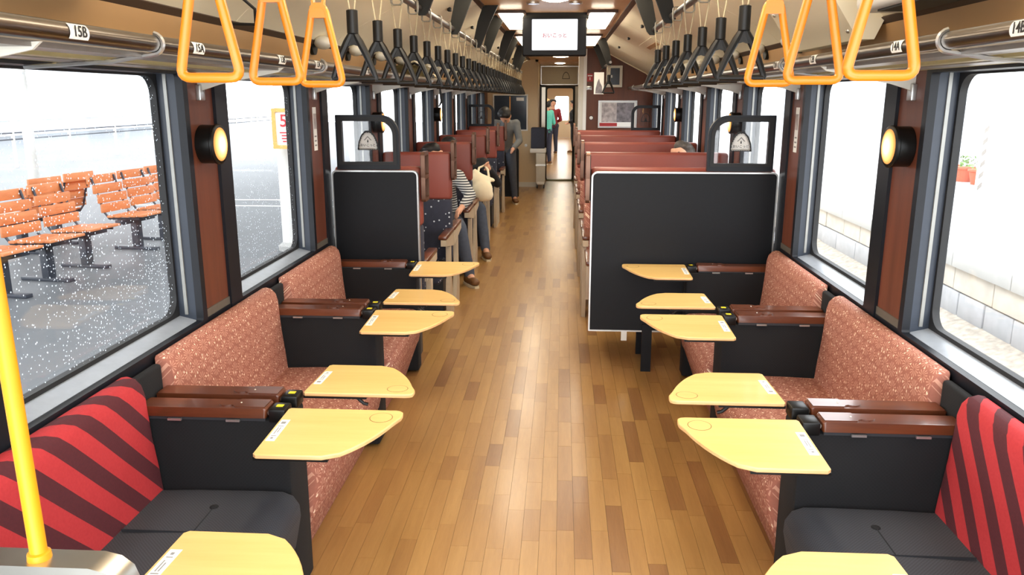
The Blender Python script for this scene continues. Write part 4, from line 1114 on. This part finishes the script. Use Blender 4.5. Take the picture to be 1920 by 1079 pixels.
MB().prism([(-1.335, 0.0), (-1.335, 0.868), (-0.705, 0.868), (-0.688, 0.864), (-0.675, 0.853), (-0.669, 0.838), (-0.668, 0.0)], 'Y', 1.125, 1.158).build('board', M['black'], t)

# ------------------------------------------------------------------ people
def remeshed(parts, name, m, parent, voxel=0.011):
    """parts: list of ('cap', p, q, r0, r1) or ('sph', c, r, scale) fused into one smooth surface"""
    mb = MB()
    for p in parts:
        if p[0] == 'cap':
            _, a, b, r0, r1 = p
            a = Vector(a); b = Vector(b); n = 4
            mb.cyl(a, b, r0, r1, 10); mb.sphere(a, r0, nu=10, nv=7); mb.sphere(b, r1, nu=10, nv=7)
        else: mb.sphere(p[1], p[2], p[3] if len(p) > 3 else (1, 1, 1), 14, 10)
    o = mb.build(name, m, parent)
    md = o.modifiers.new('fuse', 'REMESH'); md.mode = 'VOXEL'; md.voxel_size = voxel; md.use_smooth_shade = True
    sm = o.modifiers.new('soft', 'SMOOTH'); sm.factor = 0.5; sm.iterations = 4
    bpy.context.view_layer.update()
    me = bpy.data.meshes.new_from_object(o.evaluated_get(bpy.context.evaluated_depsgraph_get()))
    o.modifiers.clear(); o.data = me
    return o
def person(label, J, cols, loc, face, hairless=False, cap=None, hair='hair', group=None):
    """J: joint positions; face: unit vector the face looks along"""
    t = thing('person', label, 'person', loc)
    V = {k: Vector(v) for k, v in J.items()}
    f = Vector(face).normalized(); up = (V['head'] - V['neck']).normalized()
    f = (f - up * f.dot(up)).normalized(); rt = f.cross(up)
    H = V['head']
    body = [('cap', V['neck'], H, 0.052, 0.055), ('sph', H, 0.088, (0.92, 0.98, 1.22)), ('sph', H + f * 0.022 - up * 0.045, 0.068, (0.95, 0.95, 1.05)),
            ('sph', H + f * 0.098 - up * 0.012, 0.016, (1, 1, 1.3)), ('sph', H + rt * 0.088 - up * 0.01, 0.02, (0.7, 1, 1.5)), ('sph', H - rt * 0.088 - up * 0.01, 0.02, (0.7, 1, 1.5)),
            ('cap', V['chest'], V['neck'], 0.09, 0.055), ('cap', V['pelvis'], V['chest'], 0.11, 0.12)]
    for s in 'LR':
        sh, el, ha = V['sh' + s], V['el' + s], V['ha' + s]; hp, kn, an, to = V['hip' + s], V['kn' + s], V['an' + s], V['to' + s]
        body += [('cap', V['chest'], sh, 0.09, 0.058), ('cap', sh, el, 0.050, 0.038), ('cap', el, ha, 0.037, 0.026), ('cap', V['pelvis'], hp, 0.10, 0.085),
                 ('cap', hp, kn, 0.078, 0.052), ('cap', kn, an, 0.050, 0.036), ('cap', an, to, 0.036, 0.03)]
        d = (ha - el).normalized(); sd = d.orthogonal().normalized(); nn = d.cross(sd)
        palm = ha + d * 0.045
        body.append(('cap', ha, palm, 0.026, 0.030))
        for i, L in enumerate((0.062, 0.075, 0.070, 0.056)):
            base = palm + sd * (0.027 - 0.018 * i) + d * 0.02
            body += [('cap', base, base + d * L * 0.55 + nn * 0.006, 0.0098, 0.009), ('cap', base + d * L * 0.55 + nn * 0.006, base + d * L * 0.9 + nn * 0.025, 0.009, 0.0075)]
        body += [('cap', ha + sd * 0.02 + d * 0.01, ha + sd * 0.052 + d * 0.045, 0.011, 0.009)]
    remeshed(body, 'body', M['skin'], t, 0.0095)
    # clothes as slightly larger skins
    top = [('cap', V['pelvis'] * 0.85 + V['chest'] * 0.15, V['chest'], 0.135, 0.142), ('cap', V['chest'], V['neck'] * 0.55 + V['chest'] * 0.45, 0.125, 0.08)]
    for s in 'LR':
        sh, el, ha = V['sh' + s], V['el' + s], V['ha' + s]
        top += [('cap', V['chest'], sh, 0.10, 0.072), ('cap', V['pelvis'] * 0.7 + V['chest'] * 0.3, V['hip' + s] * 0.4 + V['pelvis'] * 0.6, 0.12, 0.115)]
        q = cols.get('sleeve', 0.6)
        top += [('cap', sh, el, 0.066, 0.054)]
        if q > 0.5: top += [('cap', el, el + (ha - el) * q, 0.053, 0.042)]
    remeshed(top, 'shirt', M[cols['top']], t, 0.013)
    tr = []
    for s in 'LR':
        hp, kn, an = V['hip' + s], V['kn' + s], V['an' + s]
        tr += [('cap', V['pelvis'], hp, 0.122, 0.104), ('cap', hp, kn, 0.094, 0.070), ('cap', kn, an, 0.068, 0.052)]
    remeshed(tr, 'trousers', M[cols['legs']], t, 0.013)
    for s in 'LR':
        an, to = V['an' + s], V['to' + s]
        d = (to - an); d.z = 0; d = d.normalized()
        g = Vector((an.x, an.y, to.z))
        sh_ = remeshed([('cap', an - Vector((0, 0, 0.02)), g + d * 0.02, 0.046, 0.044), ('cap', g - d * 0.04, to + d * 0.03, 0.042, 0.040), ('sph', to + d * 0.04, 0.043, (1, 1, 0.8))], 'shoe', M['shoe'], t, 0.010)
        sl = MB(); zb = to.z - 0.05; sdv = Vector((-d.y, d.x, 0))
        a = g - d * 0.08; b = to + d * 0.085
        sl.prism([tuple((a + sdv * 0.03).xy), tuple((a - sdv * 0.03).xy), tuple((g - sdv * 0.042).xy), tuple((to - sdv * 0.045).xy), tuple((b - sdv * 0.02).xy), tuple((b + sdv * 0.02).xy), tuple((to + sdv * 0.045).xy), tuple((g + sdv * 0.042).xy)], 'Z', max(zb, 0.001), zb + 0.022)
        sl.build('sole', M['sole'], sh_)
    for s in (-1, 1):
        e = MB().sphere(H + f * 0.080 + rt * (s * 0.032) + up * 0.004, 0.0105, (1, 1, 0.7), 8, 6).build('eye', M['ink'], t)
    MB().tube([tuple(H + f * 0.086 - rt * 0.022 - up * 0.062), tuple(H + f * 0.093 - up * 0.064), tuple(H + f * 0.086 + rt * 0.022 - up * 0.062)], 0.005, 6).build('mouth', M['leather'], t)
    if cap:
        remeshed([('sph', H + up * 0.035 - f * 0.006, 0.098, (1.0, 1.02, 0.95)), ('cap', H + f * 0.09 + up * 0.05, H + f * 0.15 + up * 0.042, 0.045, 0.02)], 'cap', M[cap], t, 0.009)
        remeshed([('sph', H - f * 0.035 - up * 0.005, 0.088, (1, 1, 1.15))], 'hair', M[hair], t, 0.009)
    else:
        hp_ = [('sph', H - f * 0.020 + up * 0.045, 0.096, (1.0, 1.0, 0.92)), ('sph', H - f * 0.045 - up * 0.01, 0.082, (1.0, 1.0, 1.2)), ('sph', H + f * 0.045 + up * 0.085, 0.045, (1.3, 1.0, 0.7)),
               ('sph', H + rt * 0.045 + f * 0.01 + up * 0.06, 0.06), ('sph', H - rt * 0.045 + f * 0.01 + up * 0.06, 0.06)]
        remeshed(hp_, 'hair', M[hair], t, 0.009)
    return t
def seated(x, y, d, head, floor_z=0.0, lean=0.0, tx=0.0, feet=None, armL=None, armR=None, sx=1):
    """d: -1 faces the camera (towards -Y), +1 faces away"""
    seat = 0.46
    J = {'pelvis': (x, y, seat + 0.10), 'chest': (x + tx * 0.6, y + d * (0.02 + lean * 0.6), seat + 0.42), 'neck': (x + tx * 0.9, y + d * (0.03 + lean), seat + 0.58), 'head': head}
    for s, k in (('L', -1), ('R', 1)):
        J['sh' + s] = (x + tx * 0.7 + k * 0.17, y + d * (0.02 + lean * 0.7), seat + 0.48); J['el' + s] = (x + tx * 0.4 + k * 0.22, y + d * 0.12, seat + 0.22); J['ha' + s] = (x + k * 0.12, y + d * 0.36, seat + 0.17)
        J['hip' + s] = (x + k * 0.085, y + d * 0.04, seat + 0.07); J['kn' + s] = (x + k * 0.11, y + d * 0.44, seat + 0.06); J['an' + s] = (x + k * 0.11, y + d * 0.46, 0.09); J['to' + s] = (x + k * 0.12, y + d * 0.58, 0.05)
    return J
# left box: striped shirt, one leg out in the aisle
J = seated(-1.03, 7.42, -1, (-1.12, 7.36, 1.125), lean=0.03, tx=-0.05)
J['knR'] = (-0.84, 7.0, 0.52); J['anR'] = (-0.76, 7.03, 0.10); J['toR'] = (-0.715, 6.95, 0.05); J['elR'] = (-0.77, 7.30, 0.78); J['haR'] = (-0.84, 7.08, 0.68)
person('person in a striped shirt seated on the left beyond the partition, dark hair', J, {'top': 'striped', 'legs': 'jeans', 'sleeve': 0.7}, (-1.03, 7.42, 0.45), (0.25, -1, -0.5))
J = seated(-1.03, 8.85, -1, (-1.14, 8.72, 1.12), lean=0.08, tx=-0.07)
J['knR'] = (-0.80, 8.42, 0.50); J['anR'] = (-0.73, 8.28, 0.10); J['toR'] = (-0.70, 8.16, 0.05); J['shR'] = (-0.80, 8.80, 0.95); J['elR'] = (-0.63, 8.62, 0.76); J['haR'] = (-0.70, 8.40, 0.93)
person('person in a black jacket seated on the left holding a cream tote bag', J, {'top': 'blackcloth', 'legs': 'jeans', 'sleeve': 0.9}, (-1.03, 8.85, 0.45), (0.1, -1, -0.6))
t = thing('tote_bag', 'cream canvas tote bag held over the aisle on the left', 'bag', (-0.73, 8.12, 0.60))
remeshed([('sph', (-0.745, 8.14, 0.735), 0.10, (1.1, 0.8, 1.2)), ('sph', (-0.80, 8.15, 0.83), 0.07, (1.3, 0.8, 1.2)), ('sph', (-0.70, 8.14, 0.69), 0.07, (1, 0.8, 1)), ('cap', (-0.82, 8.16, 0.92), (-0.74, 8.16, 0.80), 0.03, 0.08), ('cap', (-0.80, 8.16, 0.90), (-0.64, 8.2, 0.83), 0.022, 0.022)], 'bag_body', M['canvas'], t, 0.012)
MB().tube([(-0.80, 8.20, 0.88), (-0.79, 8.28, 0.95), (-0.74, 8.33, 0.97), (-0.70, 8.28, 0.93), (-0.68, 8.22, 0.83)], 0.012, 6).build('carry_handle', M['canvas'], t)
# right box, only the head shows
J = seated(1.02, 7.42, -1, (1.13, 7.36, 1.148), lean=0.04, tx=0.05)
person('person with greying hair seated on the right, only the head top showing', J, {'top': 'greycloth', 'legs': 'navy', 'sleeve': 0.8}, (1.06, 7.42, 0.45), (-0.3, -1, -0.25), hair='greyhair')
# standing, bending man at the far left
J = {'pelvis': (-0.86, 12.85, 0.90), 'chest': (-0.82, 12.72, 1.20), 'neck': (-0.81, 12.60, 1.34), 'head': (-0.82, 12.48, 1.395),
     'shL': (-0.98, 12.68, 1.26), 'elL': (-1.08, 12.55, 1.02), 'haL': (-1.0, 12.38, 0.90), 'shR': (-0.66, 12.70, 1.26), 'elR': (-0.60, 12.62, 1.00), 'haR': (-0.68, 12.42, 0.90),
     'hipL': (-0.95, 12.86, 0.86), 'knL': (-0.96, 12.80, 0.48), 'anL': (-0.97, 12.85, 0.09), 'toL': (-0.96, 12.72, 0.05), 'hipR': (-0.76, 12.86, 0.86), 'knR': (-0.72, 12.82, 0.48), 'anR': (-0.69, 12.86, 0.09), 'toR': (-0.66, 12.72, 0.05)}
person('man in grey shirt and jeans standing and bending at the far left', J, {'top': 'greycloth', 'legs': 'jeans', 'sleeve': 0.95}, (-0.86, 12.85, 0), (-0.15, -0.75, -0.65))
def standing(x, y, h, yaw):
    k = h / 1.7; c, s = math.cos(yaw), math.sin(yaw)
    def P(a, b, z): return (x + (a * c - b * s) * k, y + (a * s + b * c) * k, z * k)
    J = {'pelvis': P(0, 0, 0.93), 'chest': P(0, 0.01, 1.25), 'neck': P(0, 0.0, 1.42), 'head': P(0, 0.02, 1.57)}
    for n, q in (('L', -1), ('R', 1)):
        J['sh' + n] = P(q * 0.18, 0, 1.34); J['el' + n] = P(q * 0.24, -0.04, 1.07); J['ha' + n] = P(q * 0.14, 0.16, 0.98)
        J['hip' + n] = P(q * 0.09, 0, 0.88); J['kn' + n] = P(q * 0.095, 0.02, 0.48); J['an' + n] = P(q * 0.1, -0.02, 0.09); J['to' + n] = P(q * 0.11, 0.11, 0.05)
    return J
person('woman in teal top and straw cap standing in the next coach', standing(-0.33, 20.6, 1.64, 0.9), {'top': 'teal', 'legs': 'navy', 'sleeve': 0.3}, (-0.33, 20.6, 0), (-0.8, 0.6, -0.1), cap='capcloth')
person('person in dark red top standing behind the teal one in next coach', standing(-0.22, 24.5, 1.62, 0.3), {'top': 'redcloth', 'legs': 'navy', 'sleeve': 0.8}, (-0.22, 24.5, 0), (0.3, -1, 0))
person('person in dark clothes standing at the right of the next coach', standing(0.42, 25.0, 1.6, 1.4), {'top': 'blackcloth', 'legs': 'blackcloth', 'sleeve': 0.8}, (0.42, 25.0, 0), (-1, 0.1, 0))

# ------------------------------------------------------------------ outside, left platform
PZ = -0.10
o = MB().box(-40, -1.62, -8, 60, PZ - 0.4, PZ).build('platform', M['asphalt']); struct(o); o.name = 'floor_platform'
for ya, yb in ((12.95, 13.03), (13.75, 13.83)):
    MB().box(-7.5, -3.3, ya, yb, PZ, PZ + 0.003).build('painted_line', M['white'], o)
def bench_chair(x, y, rz, label, mirror=1):
    """slatted orange platform seat on a dark pedestal; faces the train"""
    t = thing('platform_chair', label, 'platform seat', (0, 0, 0), 'orange slatted platform seats')
    for k in range(5):
        a = k / 4
        MB().bbox(-0.10 + a * 0.40, -0.03 + a * 0.40, -0.23, 0.23, 0.40 + 0.02 * a, 0.425 + 0.02 * a, 0.006, 2).build('seat_slat', M['orange'], t)
    for k in range(4):
        a = k / 3; xx = -0.15 - 0.06 * a - 0.09 * a * a
        MB().bbox(xx - 0.014, xx + 0.014, -0.24, 0.24, 0.455 + 0.108 * k, 0.556 + 0.108 * k, 0.006, 2).build('back_slat', M['orange'], t)
    fr = MB()
    for s in (-0.19, 0.19): fr.tube([(0.30, s, 0.395), (-0.10, s, 0.385), (-0.16, s, 0.46), (-0.21, s, 0.62), (-0.285, s, 0.86)], 0.014, 6)
    fr.build('side_rail', M['iron'], t)
    MB().box(0.06, 0.14, -0.3, 0.3, 0.33, 0.385).build('beam', M['iron'], t)
    MB().bbox(0.06, 0.14, -0.05, 0.05, 0.03, 0.34, 0.006, 2).build('pedestal', M['iron'], t)
    MB().bbox(-0.20, 0.36, -0.04, 0.04, 0.0, 0.035, 0.006, 2).build('foot', M['iron'], t)
    t.location = (x, y, PZ); t.rotation_euler = (0, 0, rz)
    return t
def dup_rot(root, loc, rz, label):
    r = dup(root, loc, label); r.rotation_euler = (0, 0, rz); return r
b0 = bench_chair(-5.05, 6.75, -0.15, 'orange slatted platform seat outside left, nearest of the front row')
names = ['second of the front row', 'third of the front row', 'fourth of the front row', 'fifth of the front row', 'last of the front row']
for k, y in enumerate((7.4, 8.05, 9.1, 9.75, 10.4)):
    dup_rot(b0, (-5.05, y, PZ), -0.15, 'orange slatted platform seat outside left, %s' % names[k])
for k, y in enumerate((8.75, 9.4)):
    dup_rot(b0, (-6.05, y, PZ), PI - 0.15, 'orange slatted platform seat in the row facing away, %s' % ('nearer one' if k == 0 else 'farther one'))
def column(x, y, label, m='white', r=0.09, h=4.0):
    t = thing('platform_column', label, 'column', (x, y, PZ))
    MB().cyl((x, y, PZ), (x, y, PZ + h), r, n=16).build('shaft', M[m], t)
    MB().lathe((x, y, PZ), [(r + 0.05, 0), (r + 0.05, 0.06), (r, 0.1)], n=16).build('base', M['concrete'], t)
column(-3.12, 9.14, 'white platform column behind the number five sign')
column(-9.2, 13.6, 'white platform column behind the orange seats')
column(-3.3, 16.0, 'white platform column farther along the left platform')
t = thing('platform_sign', 'white platform sign with orange frame and pink number five', 'sign', (-3.0, 8.75, 1.2))
MB().bbox(-3.12, -2.73, 8.84, 8.88, 1.12, 1.52, 0.01, 2).build('board', M['white'], t)
MB().ring(rrect(-3.14, -2.71, 1.10, 1.54, 0.01, 3), rrect(-3.10, -2.75, 1.14, 1.50, 0.01, 3), 'Y', 8.825, 8.895).build('frame', M['signorange'], t)
text('5', 0.19, M['redink'], t, facing((-3.01, 8.836, 1.40), (1, 0, 0), (0, 0, 1)), 'number')
for k, w_ in enumerate((0.10, 0.06, 0.06, 0.04)): MB().box(-3.01 - w_ / 2, -3.01 + w_ / 2, 8.834, 8.84, 1.27 - 0.032 * k, 1.283 - 0.032 * k).build('small_print', M['redink'], t)
MB().box(-3.06, -2.98, 8.88, 9.06, 1.2, 1.26).build('arm', M['white'], t)
t = thing('notice_stand', 'white notice board with orange frame at the far left platform edge', 'sign', (-9.5, 10.8, PZ))
MB().box(-10.6, -9.1, 12.2, 12.26, 0.2, 1.25).build('board', M['white'], t)
MB().ring(rrect(-10.7, -9.0, 0.1, 1.36, 0.01, 3), rrect(-10.6, -9.1, 0.2, 1.25, 0.01, 3), 'Y', 12.17, 12.29).build('frame', M['signorange'], t)
for x in (-10.5, -9.2): MB().box(x - 0.03, x + 0.03, 12.2, 12.26, PZ, 0.15).build('post', M['iron'], t)
t = thing('railing', 'long dark wire railing along the far side of the left platform', 'railing', (-14, 10, PZ))
for z in (0.62, 0.78): MB().tube([(-14, 8, z), (-14, 40, z)], 0.022, 6).build('rail', M['iron'], t)
for k in range(14): MB().box(-14.03, -13.97, 8 + k * 2.4, 8.06 + k * 2.4, PZ, 0.8).build('post', M['offwhite'], t)
def building(x0, x1, y0, y1, z1, label, cols, rows, face):
    t = thing('building', label, 'building', ((x0 + x1) / 2, (y0 + y1) / 2, -1))
    MB().box(x0, x1, y0, y1, -1, z1).build('wall', M['bldg'], t)
    MB().box(x0 - 0.2, x1 + 0.2, y0 - 0.2, y1 + 0.2, z1, z1 + 0.3).build('roof', M['concrete'], t)
    X = x1 if face > 0 else x0
    for i in range(cols):
        for j in range(rows):
            ya = y0 + (y1 - y0) * (i + 0.25) / cols; yb = y0 + (y1 - y0) * (i + 0.75) / cols
            f = MB().box(X - 0.06, X + 0.06, ya, yb, 0.6 + j * 2.6, 2.0 + j * 2.6).build('window', M['bldgglass'], t)
            MB().box(X - 0.09, X + 0.09, (ya + yb) / 2 - 0.04, (ya + yb) / 2 + 0.04, 0.6 + j * 2.6, 2.0 + j * 2.6).build('mullion', M['white'], f)
    return t
t = thing('platform_roof', 'pale canopy roof over the left platform carried by white columns', 'roof', (-5.5, 8, 3.9))
MB().box(-8.6, -2.6, -7, 24, 3.9, 4.05).build('roof_deck', M['white'], t)
for k in range(6): MB().box(-8.6, -2.6, -5 + 5 * k, -4.85 + 5 * k, 3.72, 3.9).build('roof_beam', M['offwhite'], t)
building(-34, -26, 22, 52, 5.2, 'long pale building beyond the left platform', 9, 2, 1)
# ------------------------------------------------------------------ outside, right track and platform
o = MB().add([(1.62, -8, -1.0), (3.6, -8, -1.0), (4.5, -8, -0.70), (4.6, -8, -1.4), (1.62, -8, -1.4), (1.62, 60, -1.0), (3.6, 60, -1.0), (4.5, 60, -0.70), (4.6, 60, -1.4), (1.62, 60, -1.4)],
             [(0, 1, 6, 5), (1, 2, 7, 6), (2, 3, 8, 7), (3, 4, 9, 8), (4, 0, 5, 9), (0, 4, 3, 2, 1), (5, 6, 7, 8, 9)]).build('floor_ballast', M['ballast']); struct(o)
pf = sroot('wall_opposite_platform', (4.5, 10, -0.7))
MB().box(4.62, 30, -8, 60, -1.2, -0.02).build('platform_top', M['concrete'], pf)
y = 3.0; mcop = None
for k in range(16):
    MB().bbox(4.40, 4.70, y + 0.004, y + 1.196, -0.17, 0.0, 0.012, 2).build('coping_slab', M['concrete'], pf); y += 1.2
for row in range(2):
    y = 3.0 + row * 0.3
    while y < 22:
        L = random.choice((0.55, 0.7, 0.85))
        d = random.random() * 0.02
        MB().bbox(4.48 - d, 4.66, y + 0.008, y + L - 0.008, -0.44 - row * 0.30, -0.18 - row * 0.27, 0.018, 2).build('wall_stone', M['stone' if row == 0 else 'stone2'], pf); y += L
for x in (2.5, 3.6):
    t = thing('track_rail', 'steel running rail on the ballast outside right, %s' % ('nearer' if x < 3 else 'farther'), 'rail', (x, 10, -1.0))
    MB().prism([(x - 0.06, -1.0), (x + 0.06, -1.0), (x + 0.015, -0.97), (x + 0.015, -0.88), (x + 0.033, -0.875), (x + 0.033, -0.85), (x - 0.033, -0.85), (x - 0.033, -0.875), (x - 0.015, -0.88), (x - 0.015, -0.97)], 'Y', -5, 50).build('rail', M['slat'], t)
t = thing('notice_stand', 'white striped notice stand on the opposite platform', 'sign', (6.6, 12.6, 0))
MB().bbox(6.35, 7.05, 12.6, 12.66, 0.15, 1.35, 0.02, 2).build('board', M['white'], t)
for k in range(6): MB().prism([(6.37, 0.28 + k * 0.17), (6.43, 0.34 + k * 0.17), (6.43, 0.41 + k * 0.17), (6.37, 0.35 + k * 0.17)], 'Y', 12.592, 12.601).build('stripe', M['slat'], t)
for x in (6.42, 6.98): MB().box(x - 0.025, x + 0.025, 12.6, 12.66, -0.02, 0.16).build('foot', M['bldgglass'], t)
building(11, 20, 10, 19.5, 5.4, 'pale building with bluish windows across the right platform', 5, 2, -1)
building(12, 20, 22, 50, 6.0, 'pale building farther along the right platform', 9, 2, -1)
t = thing('platform_roof', 'bluish low eave roof in front of the pale building outside right', 'roof', (10.4, 16, 2.6))
MB().prism([(9.8, 2.35), (11.0, 2.75), (11.0, 3.0), (9.8, 2.95)], 'Y', 9, 19.4).build('roof_deck', M['bldgglass'], t)
for y in (9.5, 13.0, 16.0, 19.0): MB().cyl((10.0, y, -0.02), (10.0, y, 2.42), 0.07, n=12).build('post', M['white'], t)
def planter(x, y, label):
    t = thing('planter', label, 'planter', (x, y, 0))
    MB().lathe((x, y, -0.02), [(0.13, 0), (0.19, 0.26), (0.21, 0.26), (0.21, 0.30), (0.17, 0.30)], n=16).build('pot', M['terracotta'], t)
    f = MB(); rnd = random.Random(int(y * 10))
    for k in range(40):
        a = rnd.random() * 2 * PI; r = rnd.random() * 0.2; z = 0.28 + rnd.random() * 0.2
        c = Vector((x + r * math.cos(a), y + r * math.sin(a), z)); q = Vector((rnd.uniform(-1, 1), rnd.uniform(-1, 1), rnd.uniform(0, 1))).normalized() * 0.07; s = q.orthogonal().normalized() * 0.03
        f.add([tuple(c), tuple(c + q * 0.5 + s), tuple(c + q), tuple(c + q * 0.5 - s)], [(0, 1, 2, 3)])
    f.build('foliage', M['green'], t)
planter(7.4, 10.2, 'terracotta pot of green plants on the opposite platform')
for k in range(5): planter(8.3, 15.2 + k * 0.62, 'terracotta flower pot in a row far across the right platform, %s' % ORD[k])

MBs = None
